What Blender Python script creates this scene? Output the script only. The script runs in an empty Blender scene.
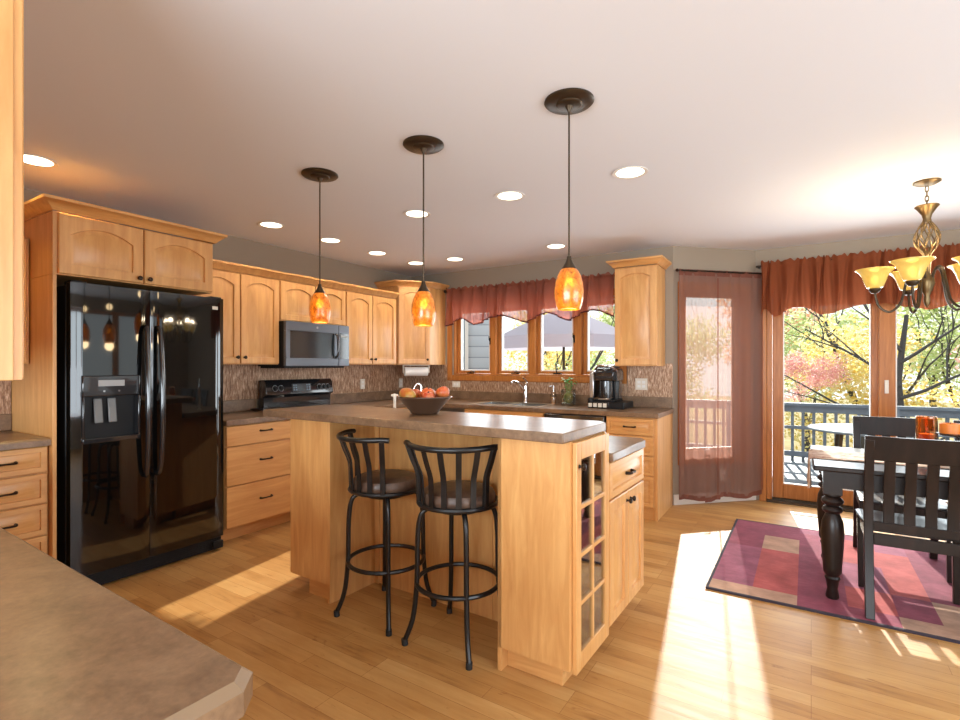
import bpy, bmesh, math, random
from math import sin, cos, pi, radians, sqrt, atan2, hypot
from mathutils import Matrix, Vector
random.seed(7)
S = bpy.context.scene
COL = S.collection

# ------------------------------------------------------------------ camera
cd = bpy.data.cameras.new('camera'); cam = bpy.data.objects.new('camera', cd); COL.objects.link(cam)
cam.location = (0, 0, 1.35); cam.rotation_euler = (pi/2, 0, radians(32.0))
cd.sensor_width = 36; cd.lens = 510/960*36; cd.shift_y = 5.6/960; cd.clip_start = .02
S.camera = cam
# ------------------------------------------------------------------ exposure
S.view_settings.view_transform = 'Standard'; S.view_settings.look = 'None'
S.view_settings.exposure = 0.38; S.view_settings.gamma = 1.0; S.view_settings.use_curve_mapping = False
S.cycles.max_bounces = 10; S.cycles.diffuse_bounces = 5; S.cycles.glossy_bounces = 4
S.cycles.transparent_max_bounces = 24; S.cycles.transmission_bounces = 6
S.cycles.caustics_reflective = False; S.cycles.caustics_refractive = False
S.cycles.sample_clamp_indirect = 6
# ------------------------------------------------------------------ sky
W = bpy.data.worlds.new('world'); S.world = W; W.use_nodes = True
nt = W.node_tree; bg = nt.nodes['Background']
sky = nt.nodes.new('ShaderNodeTexSky'); sky.sky_type = 'HOSEK_WILKIE'
sky.sun_direction = Vector((-.123, .88, .455)).normalized(); sky.turbidity = 4.0; sky.ground_albedo = .4
mixw = nt.nodes.new('ShaderNodeMixRGB'); mixw.inputs[0].default_value = .72
mixw.inputs[2].default_value = (.92, .97, 1.0, 1)
nt.links.new(sky.outputs[0], mixw.inputs[1]); nt.links.new(mixw.outputs[0], bg.inputs[0])
bg.inputs[1].default_value = 1.5
# ------------------------------------------------------------------ sun
sl = bpy.data.lights.new('sun', 'SUN'); sl.energy = 6.5; sl.angle = radians(.6); sl.color = (1, .94, .84)
so = bpy.data.objects.new('sun', sl); COL.objects.link(so); so.location = (-3, 20, 12)
so.rotation_euler = Vector((.123, -.88, -.455)).to_track_quat('-Z', 'Y').to_euler()
# ------------------------------------------------------------------ fill areas added behind and beside camera; boosted daylight at door and sink window
def area(name, loc, aim, sx, sy, power, col):
    l = bpy.data.lights.new(name, 'AREA'); l.shape = 'RECTANGLE'; l.size = sx; l.size_y = sy; l.energy = power; l.color = col
    o = bpy.data.objects.new(name, l); COL.objects.link(o); o.location = loc
    o.rotation_euler = Vector(aim).to_track_quat('-Z', 'Y').to_euler(); return o
area('fill_rear', (-.6, -3.18, 1.45), (0, 1, .30), 4.6, 1.9, 330, (.83, .92, 1))  # added fill at the made-up rear window, tipped toward the ceiling
area('fill_right', (3.18, 1.2, 1.45), (-1, 0, .30), 3.6, 1.9, 120, (.82, .91, 1))  # added fill at the unseen right-hand window
area('daylight_door', (.65, 6.15, 1.15), (0, -1, .12), 1.9, 1.9, 70, (.86, .93, 1))
area('daylight_kitchen_window', (-2.6, 5.55, 1.65), (0, -1, .12), 2.1, .85, 30, (.9, .95, 1))
SPOT_W, PEND_W, CHAND_W = 13, 1.3, 3
WARM = (1, .80, .55)

# ------------------------------------------------------------------ materials
def mat(name, base=(.8, .8, .8), rough=.5, metal=0, coat=0, spec=None, coat_rough=.08):
    m = bpy.data.materials.new(name); m.use_nodes = True
    b = m.node_tree.nodes['Principled BSDF']
    b.inputs['Base Color'].default_value = (*base, 1); b.inputs['Roughness'].default_value = rough
    b.inputs['Metallic'].default_value = metal; b.inputs['Coat Weight'].default_value = coat
    b.inputs['Coat Roughness'].default_value = coat_rough
    if spec is not None: b.inputs['Specular IOR Level'].default_value = spec
    return m
def N(m, t, **k):
    n = m.node_tree.nodes.new(t)
    for a, v in k.items(): setattr(n, a, v)
    return n
def L(m, a, b): m.node_tree.links.new(a, b)
def coords(m, scale, kind='Object', rot=(0, 0, 0)):
    tc = N(m, 'ShaderNodeTexCoord'); mp = N(m, 'ShaderNodeMapping')
    mp.inputs['Scale'].default_value = scale; mp.inputs['Rotation'].default_value = rot
    L(m, tc.outputs[kind], mp.inputs[0]); return mp.outputs[0]
def ramp(m, fac, stops, interp='LINEAR'):
    r = N(m, 'ShaderNodeValToRGB'); r.color_ramp.interpolation = interp
    e = r.color_ramp.elements
    while len(e) < len(stops): e.new(.5)
    for i, (p, c) in enumerate(stops): e[i].position = p; e[i].color = (*c, 1)
    L(m, fac, r.inputs[0]); return r.outputs[0]
def noise(m, vec, scale, detail=4, rough=.55, dist=0):
    n = N(m, 'ShaderNodeTexNoise'); n.inputs['Scale'].default_value = scale; n.inputs['Detail'].default_value = detail
    n.inputs['Roughness'].default_value = rough; n.inputs['Distortion'].default_value = dist
    L(m, vec, n.inputs['Vector']); return n.outputs[0]
def bump(m, h, strength, dist=.01):
    b = N(m, 'ShaderNodeBump'); b.inputs['Strength'].default_value = strength; b.inputs['Distance'].default_value = dist
    L(m, h, b.inputs['Height']); L(m, b.outputs[0], m.node_tree.nodes['Principled BSDF'].inputs['Normal'])
def base(m, out): L(m, out, m.node_tree.nodes['Principled BSDF'].inputs['Base Color'])
def wood(name, dark, light, scale=(14, 14, 1.6), rough=.40, coat=.12, dist=.6):
    m = mat(name, light, rough, coat=coat, coat_rough=.18)
    v = coords(m, scale)
    n = noise(m, v, 1.6, 6, .6, dist)
    base(m, ramp(m, n, [(.28, dark), (.52, tuple((a+b)/2 for a, b in zip(dark, light))), (.72, light)]))
    return m
M = {}
M['maple'] = wood('maple', (.56, .26, .078), (.74, .41, .15))
M['maple_flat'] = wood('maple_flat', (.56, .26, .078), (.74, .41, .15), (1.6, 14, 14))
M['oak'] = wood('oak', (.33, .11, .022), (.53, .205, .052), (16, 16, 1.2), .4, .08, 1.6)
M['oak_flat'] = wood('oak_flat', (.33, .11, .022), (.53, .205, .052), (1.2, 16, 16), .32, .3, 1.6)
M['espresso'] = wood('espresso', (.008, .005, .004), (.022, .012, .009), (12, 12, 2), .36, .12)
for q in ('espresso', 'oak'): M[q].node_tree.nodes['Principled BSDF'].inputs['Specular IOR Level'].default_value = .25
M['ceiling'] = mat('ceiling_paint', (.75, .77, .815), .9)
M['wall'] = mat('taupe_paint', (.31, .255, .195), .85)
M['white'] = mat('white_paint', (.78, .74, .68), .45)
M['plate'] = mat('ivory_plastic', (.74, .67, .57), .4)
M['black'] = mat('black_enamel', (.012, .012, .014), .16, coat=.8, coat_rough=.04)
M['fridge'] = mat('black_gloss_enamel', (.003, .003, .003), .05, coat=.5, coat_rough=.01)
M['blackmatte'] = mat('black_plastic', (.010, .010, .011), .42, spec=.25)
M['iron'] = mat('black_iron', (.012, .011, .011), .36, metal=.3, coat=.2)
M['bronze'] = mat('dark_bronze', (.035, .022, .014), .38, metal=.8)
M['slate'] = mat('slate_steel', (.15, .165, .19), .3, metal=.75)
M['chrome'] = mat('chrome', (.75, .75, .76), .12, metal=1)
M['steel'] = mat('brushed_steel', (.55, .54, .53), .28, metal=1)
M['greyplastic'] = mat('grey_plastic', (.33, .34, .34), .35)
M['paddlegrey'] = mat('dark_grey_plastic', (.16, .165, .165), .4)
M['screen'] = mat('screen', (.02, .025, .03), .12, coat=.6)
M['paper'] = mat('paper', (.82, .80, .77), .9)
M['rubber'] = mat('rubber', (.02, .02, .02), .7)
M['brass'] = mat('antique_brass', (.17, .115, .055), .38, metal=.9)
M['iris'] = mat('burnished_iron', (.07, .05, .032), .36, metal=.8)
def counter_mat(name, d, l):
    m = mat(name, l, .34, coat=.3, coat_rough=.26)
    v = coords(m, (1, 1, 1))
    a = noise(m, v, 9, 8, .68, .4); b2 = noise(m, v, 70, 3, .6)
    mx = N(m, 'ShaderNodeMath', operation='MULTIPLY_ADD'); mx.inputs[1].default_value = .35
    L(m, b2, mx.inputs[0]); 
    s2 = N(m, 'ShaderNodeMath', operation='MULTIPLY'); s2.inputs[1].default_value = .68; L(m, a, s2.inputs[0]); L(m, s2.outputs[0], mx.inputs[2])
    base(m, ramp(m, mx.outputs[0], [(.32, d), (.52, tuple((p+q)/2 for p, q in zip(d, l))), (.72, l)]))
    return m
M['laminate_edge'] = mat('tan_laminate_edge', (.23, .145, .08), .3)
M['laminate'] = counter_mat('brown_laminate', (.10, .052, .027), (.275, .165, .09))
def floor_mat():
    m = mat('maple_plank_floor', (.6, .35, .14), .38, spec=.32)
    v = coords(m, (1, 1, 1), rot=(0, 0, radians(1.0)))
    br = N(m, 'ShaderNodeTexBrick'); br.offset = .37; br.offset_frequency = 3; br.squash = 1
    br.inputs['Scale'].default_value = 1; br.inputs['Brick Width'].default_value = .82; br.inputs['Row Height'].default_value = .083
    br.inputs['Mortar Size'].default_value = .0011; br.inputs['Mortar Smooth'].default_value = .2; br.inputs['Bias'].default_value = -.1
    br.inputs['Color1'].default_value = (.0, .0, .0, 1); br.inputs['Color2'].default_value = (1, 1, 1, 1); br.inputs['Mortar'].default_value = (.5, .5, .5, 1)
    L(m, v, br.inputs['Vector'])
    v2 = coords(m, (1.3, 16, 1)); n = noise(m, v2, 2.2, 7, .62, .7)
    v3 = coords(m, (2.2, 5, 1)); n3 = noise(m, v3, 2.0, 3, .5)
    sep = N(m, 'ShaderNodeSeparateColor'); L(m, br.outputs['Color'], sep.inputs[0])
    a = N(m, 'ShaderNodeMath', operation='MULTIPLY_ADD'); a.inputs[1].default_value = .24; L(m, sep.outputs[0], a.inputs[0])
    b = N(m, 'ShaderNodeMath', operation='MULTIPLY'); b.inputs[1].default_value = .42; L(m, n, b.inputs[0]); L(m, b.outputs[0], a.inputs[2])
    c = N(m, 'ShaderNodeMath', operation='MULTIPLY_ADD'); c.inputs[1].default_value = .28; L(m, n3, c.inputs[0]); L(m, a.outputs[0], c.inputs[2])
    col = ramp(m, c.outputs[0], [(.20, (.21, .088, .024)), (.36, (.43, .21, .062)), (.58, (.54, .30, .105)), (.80, (.64, .40, .17))])
    mm = N(m, 'ShaderNodeMixRGB', blend_type='MULTIPLY'); L(m, br.outputs['Fac'], mm.inputs[0]); L(m, col, mm.inputs[1]); mm.inputs[2].default_value = (.58, .46, .34, 1)
    kn = noise(m, coords(m, (2.5, 11, 1)), 2.6, 5, .65, 1.2)
    m2 = N(m, 'ShaderNodeMixRGB', blend_type='MULTIPLY'); L(m, ramp(m, kn, [(.62, (0, 0, 0)), (.74, (.75, .75, .75))]), m2.inputs[0]); L(m, mm.outputs[0], m2.inputs[1]); m2.inputs[2].default_value = (.52, .36, .22, 1)
    base(m, m2.outputs[0])
    r = N(m, 'ShaderNodeMapRange'); r.inputs[3].default_value = .35; r.inputs[4].default_value = .54; L(m, n, r.inputs[0])
    L(m, r.outputs[0], m.node_tree.nodes['Principled BSDF'].inputs['Roughness'])
    bump(m, n, .06, .004)
    return m
M['floor'] = floor_mat()
def splash_mat():
    m = mat('bronze_ribbed_tile', (.2, .11, .06), .38, metal=.2)
    v = coords(m, (95, 95, 16)); n = noise(m, v, 1.0, 5, .7, .3)
    base(m, ramp(m, n, [(.3, (.11, .05, .025)), (.47, (.30, .16, .085)), (.58, (.52, .34, .22)), (.72, (.85, .66, .50))]))
    bump(m, n, .5, .01); return m
M['splash'] = splash_mat()
def glass_mat(name, tint=(1, 1, 1), refl=.07, rough=0.0, blend=.25):
    m = bpy.data.materials.new(name); m.use_nodes = True; t = m.node_tree; t.nodes.clear()
    o = t.nodes.new('ShaderNodeOutputMaterial'); tr = t.nodes.new('ShaderNodeBsdfTransparent'); tr.inputs[0].default_value = (*tint, 1)
    g = t.nodes.new('ShaderNodeBsdfGlossy'); g.inputs['Roughness'].default_value = rough
    lw = t.nodes.new('ShaderNodeLayerWeight'); lw.inputs[0].default_value = blend
    mr = t.nodes.new('ShaderNodeMapRange'); mr.inputs[3].default_value = refl; mr.inputs[4].default_value = .8
    t.links.new(lw.outputs['Fresnel'], mr.inputs[0])
    mx = t.nodes.new('ShaderNodeMixShader'); t.links.new(mr.outputs[0], mx.inputs[0]); t.links.new(tr.outputs[0], mx.inputs[1]); t.links.new(g.outputs[0], mx.inputs[2])
    t.links.new(mx.outputs[0], o.inputs[0]); return m
M['glass'] = glass_mat('window_glass', (.97, .985, .98), .0, blend=.07)
M['cabglass'] = glass_mat('cabinet_glass', (.85, .87, .88), .34)
M['clearglass'] = glass_mat('clear_glass', (.93, .96, .94), .10)
def cloth_mat(name, col, alpha, trans=.5, stripes=0):
    """woven sheer: part see-through, part diffuse, part light passing through the threads"""
    m = bpy.data.materials.new(name); m.use_nodes = True; t = m.node_tree; t.nodes.clear()
    o = t.nodes.new('ShaderNodeOutputMaterial'); tr = t.nodes.new('ShaderNodeBsdfTransparent')
    d = t.nodes.new('ShaderNodeBsdfDiffuse'); d.inputs[0].default_value = (*col, 1)
    tl = t.nodes.new('ShaderNodeBsdfTranslucent'); tl.inputs[0].default_value = (*[min(1, c*1.25) for c in col], 1)
    m1 = t.nodes.new('ShaderNodeMixShader'); m1.inputs[0].default_value = trans
    t.links.new(d.outputs[0], m1.inputs[1]); t.links.new(tl.outputs[0], m1.inputs[2])
    m2 = t.nodes.new('ShaderNodeMixShader'); m2.inputs[0].default_value = 1-alpha
    t.links.new(m1.outputs[0], m2.inputs[1]); t.links.new(tr.outputs[0], m2.inputs[2])
    t.links.new(m2.outputs[0], o.inputs[0]); return m
M['valance'] = cloth_mat('rust_cloth', (.25, .070, .030), .96, .3)
M['valance_thin'] = cloth_mat('rust_thin_cloth', (.36, .105, .068), .74, .5)
M['hem'] = cloth_mat('dark_hem_cloth', (.08, .02, .018), .95, .2)
M['sheer'] = cloth_mat('rose_sheer', (.37, .205, .165), .67, .5)
M['sheerhem'] = cloth_mat('rose_sheer_hem', (.28, .11, .08), .78, .4)
def emit(name, col, s):
    m = bpy.data.materials.new(name); m.use_nodes = True; t = m.node_tree; t.nodes.clear()
    o = t.nodes.new('ShaderNodeOutputMaterial'); e = t.nodes.new('ShaderNodeEmission'); e.inputs[0].default_value = (*col, 1); e.inputs[1].default_value = s
    t.links.new(e.outputs[0], o.inputs[0]); return m
M['lens'] = emit('lit_lens', (1, .90, .70), 4.0)
M['bulb'] = emit('lit_bulb', (1, .82, .5), 14)
def shade_glass(name, stops, es, scale):
    m = mat(name, (.8, .3, .03), .15, coat=.6)
    b = m.node_tree.nodes['Principled BSDF']
    n = noise(m, coords(m, (1, 1, .8)), scale, 5, .7, .5)
    c = ramp(m, n, stops); base(m, c); L(m, c, b.inputs['Emission Color']); b.inputs['Emission Strength'].default_value = es
    b.inputs['Transmission Weight'].default_value = .25
    return m
M['bulb_soft'] = emit('lit_pendant_bulb', (1, .74, .36), 10)
M['amber'] = shade_glass('amber_art_glass', [(.3, (.22, .05, .003)), (.46, (.62, .19, .008)), (.58, (.85, .32, .02)), (.72, (1, .56, .09))], .26, 48)
M['amber'].node_tree.nodes['Principled BSDF'].inputs['Transmission Weight'].default_value = .55; M['amber'].node_tree.nodes['Principled BSDF'].inputs['Roughness'].default_value = .28
M['cream'] = shade_glass('cream_alabaster_glass', [(.3, (.52, .34, .06)), (.7, (.72, .52, .15))], .36, 6)
def rug_mat(name, c):
    m = mat(name, c, .95)
    n = noise(m, coords(m, (5, 60, 1)), 2, 6, .7); n2 = noise(m, coords(m, (90, 90, 1)), 3, 3, .7); n3 = noise(m, coords(m, (3, 3, 1)), 2, 4, .6)
    f = N(m, 'ShaderNodeMath', operation='MULTIPLY_ADD'); f.inputs[1].default_value = .6; L(m, n3, f.inputs[0])
    g = N(m, 'ShaderNodeMath', operation='MULTIPLY'); g.inputs[1].default_value = .4; L(m, n, g.inputs[0]); L(m, g.outputs[0], f.inputs[2])
    base(m, ramp(m, f.outputs[0], [(.32, tuple(q*.62 for q in c)), (.5, c), (.68, tuple(min(1, q*1.35+.02) for q in c))])); bump(m, n2, .5, .006); return m
M['rug_plum'] = rug_mat('plum_rug_pile', (.235, .045, .075)); M['rug_red'] = rug_mat('red_rug_pile', (.40, .075, .07))
M['rug_tan'] = rug_mat('tan_rug_pile', (.42, .24, .16)); M['rug_violet'] = rug_mat('violet_rug_pile', (.27, .07, .115))
M['rugedge'] = mat('rug_binding', (.03, .02, .03), .9)
def seat_mat():
    m = mat('brown_leather', (.10, .055, .035), .38); n = noise(m, coords(m, (1, 1, 1)), 14, 5, .6)
    base(m, ramp(m, n, [(.3, (.06, .03, .02)), (.7, (.17, .10, .065))])); return m
M['leather'] = seat_mat()
def fruit_mat(name, c1, c2, sc=3.0):
    m = mat(name, c1, .35, coat=.2); n = noise(m, coords(m, (1, 1, 1)), sc*8, 4, .6)
    base(m, ramp(m, n, [(.35, c1), (.62, c2)])); return m
M['mango'] = fruit_mat('mango_skin', (.44, .05, .012), (.36, .24, .03), 1.2)
M['apple'] = fruit_mat('apple_skin', (.36, .025, .012), (.50, .13, .04))
M['peach'] = fruit_mat('peach_skin', (.42, .05, .012), (.54, .16, .04))
M['ceramic'] = mat('brown_stoneware', (.075, .038, .022), .28, coat=.4)
M['ceramiclight'] = mat('glazed_interior', (.42, .33, .24), .3)
M['soap'] = mat('amber_soap', (.55, .26, .12), .25)
M['leaf'] = mat('houseplant_leaf', (.10, .28, .05), .5)
M['moss'] = fruit_mat('jar_greenery', (.06, .14, .03), (.22, .27, .07), 4)
M['candle'] = mat('orange_wax', (.72, .20, .03), .45)
def runner_mat():
    m = mat('table_runner_cloth', (.5, .3, .25), .85); n = noise(m, coords(m, (1, 1, 1)), 26, 4, .6)
    base(m, ramp(m, n, [(.32, (.24, .10, .075)), (.5, (.50, .34, .24)), (.68, (.62, .50, .40))])); return m
M['runner'] = runner_mat()
M['amberclear'] = glass_mat('amber_tumbler_glass', (.95, .60, .28), .08)
M['deckwood'] = wood('grey_deck_stain', (.12, .15, .19), (.22, .27, .33), (1.2, 14, 14), .6, 0)
M['railwood'] = wood('grey_rail_stain', (.13, .17, .22), (.20, .25, .31), (3, 3, 3), .6, 0)
def siding_mat():
    m = mat('grey_siding', (.42, .46, .5), .7); v = coords(m, (1, 1, 1)); sx = N(m, 'ShaderNodeSeparateXYZ'); L(m, v, sx.inputs[0])
    a = N(m, 'ShaderNodeMath', operation='MULTIPLY'); a.inputs[1].default_value = 5.4; L(m, sx.outputs[2], a.inputs[0])
    f = N(m, 'ShaderNodeMath', operation='FRACT'); L(m, a.outputs[0], f.inputs[0])
    base(m, ramp(m, f.outputs[0], [(0, (.16, .18, .21)), (.12, (.46, .5, .54)), (1, (.52, .56, .6))])); return m
M['siding'] = siding_mat()
M['shutter'] = mat('blue_grey_shutter', (.17, .23, .29), .6)
M['umbrella'] = cloth_mat('umbrella_cloth', (.62, .58, .66), 1.0, .5)
M['bark'] = mat('bark', (.075, .068, .066), .9)
def ground_mat():
    m = mat('leaf_litter', (.3, .25, .1), .95); n = noise(m, coords(m, (1, 1, 1)), 1.4, 8, .75)
    base(m, ramp(m, n, [(.3, (.10, .12, .04)), (.5, (.32, .24, .08)), (.7, (.45, .36, .16))])); return m
M['ground'] = ground_mat()
def leaves(name, stops):
    m = bpy.data.materials.new(name); m.use_nodes = True; t = m.node_tree; t.nodes.clear()
    o = N(m, 'ShaderNodeOutputMaterial'); g = N(m, 'ShaderNodeNewGeometry')
    c = ramp(m, g.outputs['Random Per Island'], stops)
    d = N(m, 'ShaderNodeBsdfDiffuse'); tl = N(m, 'ShaderNodeBsdfTranslucent'); L(m, c, d.inputs[0]); L(m, c, tl.inputs[0])
    mx = N(m, 'ShaderNodeMixShader'); mx.inputs[0].default_value = .6; L(m, d.outputs[0], mx.inputs[1]); L(m, tl.outputs[0], mx.inputs[2]); L(m, mx.outputs[0], o.inputs[0])
    return m
M['leaf_gold'] = leaves('gold_leaves', [(0, (.80, .58, .14)), (.4, (.90, .74, .30)), (.75, (.82, .80, .42)), (1, (.94, .86, .62))])
M['leaf_green'] = leaves('green_leaves', [(0, (.40, .52, .20)), (.5, (.58, .68, .34)), (.8, (.74, .78, .48)), (1, (.86, .86, .64))])
M['leaf_rust'] = leaves('rust_leaves', [(0, (.74, .34, .22)), (.5, (.86, .54, .36)), (.8, (.88, .68, .50)), (1, (.90, .78, .66))])
M['leaf_pink'] = leaves('pink_leaves', [(0, (.70, .26, .28)), (.5, (.84, .46, .44)), (1, (.90, .70, .66))])

# ------------------------------------------------------------------ mesh builder
class MB:
    def __init__(s): s.v = []; s.f = []; s.mi = []; s.T = Matrix.Identity(4); s.cur = 0
    def at(s, loc=(0, 0, 0), rz=0, rx=0, ry=0):
        s.T = Matrix.Translation(loc) @ Matrix.Rotation(rz, 4, 'Z') @ Matrix.Rotation(ry, 4, 'Y') @ Matrix.Rotation(rx, 4, 'X'); return s
    def add(s, vs, fs):
        o = len(s.v); s.v += [tuple(s.T @ Vector(p)) for p in vs]; s.f += [tuple(i+o for i in f) for f in fs]; s.mi += [s.cur]*len(fs); return s
    def box(s, x0, x1, y0, y1, z0, z1):
        v = [(x0, y0, z0), (x1, y0, z0), (x1, y1, z0), (x0, y1, z0), (x0, y0, z1), (x1, y0, z1), (x1, y1, z1), (x0, y1, z1)]
        return s.add(v, [(0, 3, 2, 1), (4, 5, 6, 7), (0, 1, 5, 4), (1, 2, 6, 5), (2, 3, 7, 6), (3, 0, 4, 7)])
    def prism(s, poly, z0, z1):
        n = len(poly); v = [(x, y, z0) for x, y in poly]+[(x, y, z1) for x, y in poly]
        return s.add(v, [tuple(range(n))[::-1], tuple(range(n, 2*n))]+[(i, (i+1) % n, n+(i+1) % n, n+i) for i in range(n)])
    def lathe(s, prof, n=24, c=(0, 0, 0)):
        v = []; f = []; m = len(prof)
        for i in range(n):
            a = 2*pi*i/n
            v += [(c[0]+r*cos(a), c[1]+r*sin(a), c[2]+z) for r, z in prof]
        for i in range(n):
            j = (i+1) % n
            for k in range(m-1): f.append((i*m+k, j*m+k, j*m+k+1, i*m+k+1))
        if prof[0] == prof[-1]: return s.add(v, f)
        if prof[0][0] > 1e-6: f.append(tuple(i*m for i in range(n))[::-1])
        if prof[-1][0] > 1e-6: f.append(tuple(i*m+m-1 for i in range(n)))
        return s.add(v, f)
    def tube(s, pts, r, n=10, closed=False):
        P = [Vector(p) for p in pts]; m = len(P); R = r if isinstance(r, (list, tuple)) else [r]*m
        v = []; f = []; up = None
        for i in range(m):
            if closed: t = P[(i+1) % m]-P[i-1]
            else: t = P[min(i+1, m-1)]-P[max(i-1, 0)]
            t.normalize()
            if up is None:
                up = Vector((0, 0, 1)) if abs(t.z) < .9 else Vector((1, 0, 0))
            a = up-t*up.dot(t)
            if a.length < 1e-5: a = t.orthogonal()
            a.normalize(); up = a; b = t.cross(a)
            for k in range(n):
                q = 2*pi*k/n; v.append(tuple(P[i]+(a*cos(q)+b*sin(q))*R[i]))
        for i in range(m if closed else m-1):
            j = (i+1) % m
            for k in range(n): f.append((i*n+k, i*n+(k+1) % n, j*n+(k+1) % n, j*n+k))
        if not closed: f += [tuple(range(n))[::-1], tuple(range((m-1)*n, m*n))]
        return s.add(v, f)
    def cyl(s, a, b, r, r2=None, n=16): return s.tube([a, b], [r, r if r2 is None else r2], n)
    def ball(s, c, rx, ry=None, rz=None, n=16, m=10):
        ry = ry or rx; rz = rz or rx; v = [(c[0], c[1], c[2]-rz)]; f = []
        for j in range(1, m):
            t = -pi/2+pi*j/m
            for i in range(n): v.append((c[0]+rx*cos(t)*cos(2*pi*i/n), c[1]+ry*cos(t)*sin(2*pi*i/n), c[2]+rz*sin(t)))
        v.append((c[0], c[1], c[2]+rz)); e = len(v)-1
        for i in range(n): f.append((0, 1+(i+1) % n, 1+i)); f.append((e, 1+(m-2)*n+i, 1+(m-2)*n+(i+1) % n))
        for j in range(m-2):
            for i in range(n):
                a = 1+j*n+i; b = 1+j*n+(i+1) % n; f.append((a, b, b+n, a+n))
        return s.add(v, f)
    def grid(s, fn, nu, nv):
        v = [fn(i/nu, j/nv) for j in range(nv+1) for i in range(nu+1)]; w = nu+1
        return s.add(v, [(j*w+i, j*w+i+1, (j+1)*w+i+1, (j+1)*w+i) for j in range(nv) for i in range(nu)])
    def loops(s, ls, cap0=True, cap1=True):
        n = len(ls[0]); v = [p for l in ls for p in l]; f = []
        for k in range(len(ls)-1):
            for i in range(n): j = (i+1) % n; f.append((k*n+i, k*n+j, (k+1)*n+j, (k+1)*n+i))
        if cap0: f.append(tuple(range(n))[::-1])
        if cap1: f.append(tuple(range((len(ls)-1)*n, len(ls)*n)))
        return s.add(v, f)
    def sweep(s, path, prof):
        """moulding: prof = closed list of (outward, z); outward = right-hand side of the path"""
        P = [Vector((x, y)) for x, y in path]; m = len(P); ls = []
        for i in range(m):
            d0 = (P[i]-P[i-1]).normalized() if i > 0 else None; d1 = (P[i+1]-P[i]).normalized() if i < m-1 else None
            d0 = d0 or d1; d1 = d1 or d0
            n0 = Vector((d0.y, -d0.x)); n1 = Vector((d1.y, -d1.x)); b = (n0+n1); b = b/max(b.dot(n0), .2)
            ls.append([(P[i].x+b.x*o, P[i].y+b.y*o, z) for o, z in prof])
        return s.loops(ls)
    def build(s, name, m, parent=None, bevel=0, seg=2, angle=38, smooth=True):
        me = bpy.data.meshes.new(name); me.from_pydata(s.v, [], s.f)
        mats = m if isinstance(m, (list, tuple)) else [m]
        for q in mats: me.materials.append(M[q] if isinstance(q, str) else q)
        if len(mats) > 1: me.polygons.foreach_set('material_index', s.mi)
        bm = bmesh.new(); bm.from_mesh(me); bmesh.ops.recalc_face_normals(bm, faces=bm.faces); bm.to_mesh(me); bm.free()
        if smooth:
            me.polygons.foreach_set('use_smooth', [True]*len(me.polygons)); me.set_sharp_from_angle(angle=radians(angle))
        me.update()
        o = bpy.data.objects.new(name, me); COL.objects.link(o)
        if parent is not None: o.parent = parent
        if bevel:
            b = o.modifiers.new('bevel', 'BEVEL'); b.width = bevel; b.segments = seg; b.limit_method = 'ANGLE'; b.angle_limit = radians(40); b.harden_normals = False
        return o
def tag(o, label, cat, group=None, kind=None):
    o['label'] = label; o['category'] = cat
    if group: o['group'] = group
    if kind: o['kind'] = kind
    return o
def thing(name, label, cat, loc=(0, 0, 0), rz=0, group=None):
    o = bpy.data.objects.new(name, None); COL.objects.link(o); o.location = loc; o.rotation_euler = (0, 0, rz); o.empty_display_size = .1
    return tag(o, label, cat, group)
def struct(mb, name, m, label=None, cat=None, **k):
    o = mb.build(name, m, **k); o['kind'] = 'structure'
    o['label'] = label or name.replace('_', ' '); o['category'] = cat or name.split('_')[0]; return o
def relabel(o, label, group=None):
    o['label'] = label
    if group: o['group'] = group
def dup(o, parent=None):
    c = o.copy(); COL.objects.link(c)
    if parent is not None: c.parent = parent
    for ch in list(o.children): dup(ch, c)
    return c
B = lambda *a: MB().box(*a)
def pt(path, n):   # smooth Catmull-Rom resample
    P = [Vector(p) for p in path]; out = []
    for i in range(len(P)-1):
        a, b, c, d = P[max(i-1, 0)], P[i], P[i+1], P[min(i+2, len(P)-1)]
        for k in range(n):
            t = k/n; out.append(.5*((2*b)+(c-a)*t+(2*a-5*b+4*c-d)*t*t+(3*b-a-3*c+d)*t**3))
    return out+[P[-1]]

# ------------------------------------------------------------------ shell
CZ = 2.51; LX = -4.30; BY = 5.18; DY = 5.82; RX = 3.1; RY = -3.1; TH = .14
C1 = (-1.03, BY); C2 = (-.37, DY)
def wall_open(mb, a, b, z0, z1, thick, holes):
    """wall from a to b (room on the right-hand side), holes = (s0,s1,z0,z1)"""
    dx, dy = b[0]-a[0], b[1]-a[1]; l = hypot(dx, dy); rz = atan2(dy, dx); mb.at((a[0], a[1], 0), rz)
    xs = 0
    for s0, s1, h0, h1 in sorted(holes):
        if s0 > xs: mb.box(xs, s0, 0, thick, z0, z1)
        if h0 > z0: mb.box(s0, s1, 0, thick, z0, h0)
        mb.box(s0, s1, 0, thick, h1, z1); xs = s1
    if xs < l: mb.box(xs, l, 0, thick, z0, z1)
    return mb
struct(B(LX-.2, RX+.2, RY-.2, DY+.16, -.12, 0), 'floor', 'floor', 'honey maple strip flooring', smooth=False)
struct(B(LX-.2, RX+.2, RY-.2, DY+.16, CZ, CZ+.12), 'ceiling', 'ceiling', 'smooth off-white ceiling', smooth=False)
struct(B(LX-TH, LX, RY, BY+TH, 0, CZ), 'wall_left', 'wall', 'taupe wall behind the refrigerator and range', smooth=False)
KW = (-3.62, -1.54, 1.235, 2.06)     # kitchen window opening
struct(wall_open(MB(), (LX, BY), C1, 0, CZ, TH, [(KW[0]-LX, KW[1]-LX, KW[2], KW[3])]), 'wall_back', 'wall', 'taupe wall around the sink window', smooth=False)
BW = (.115, .78, .47, 2.09)
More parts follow.
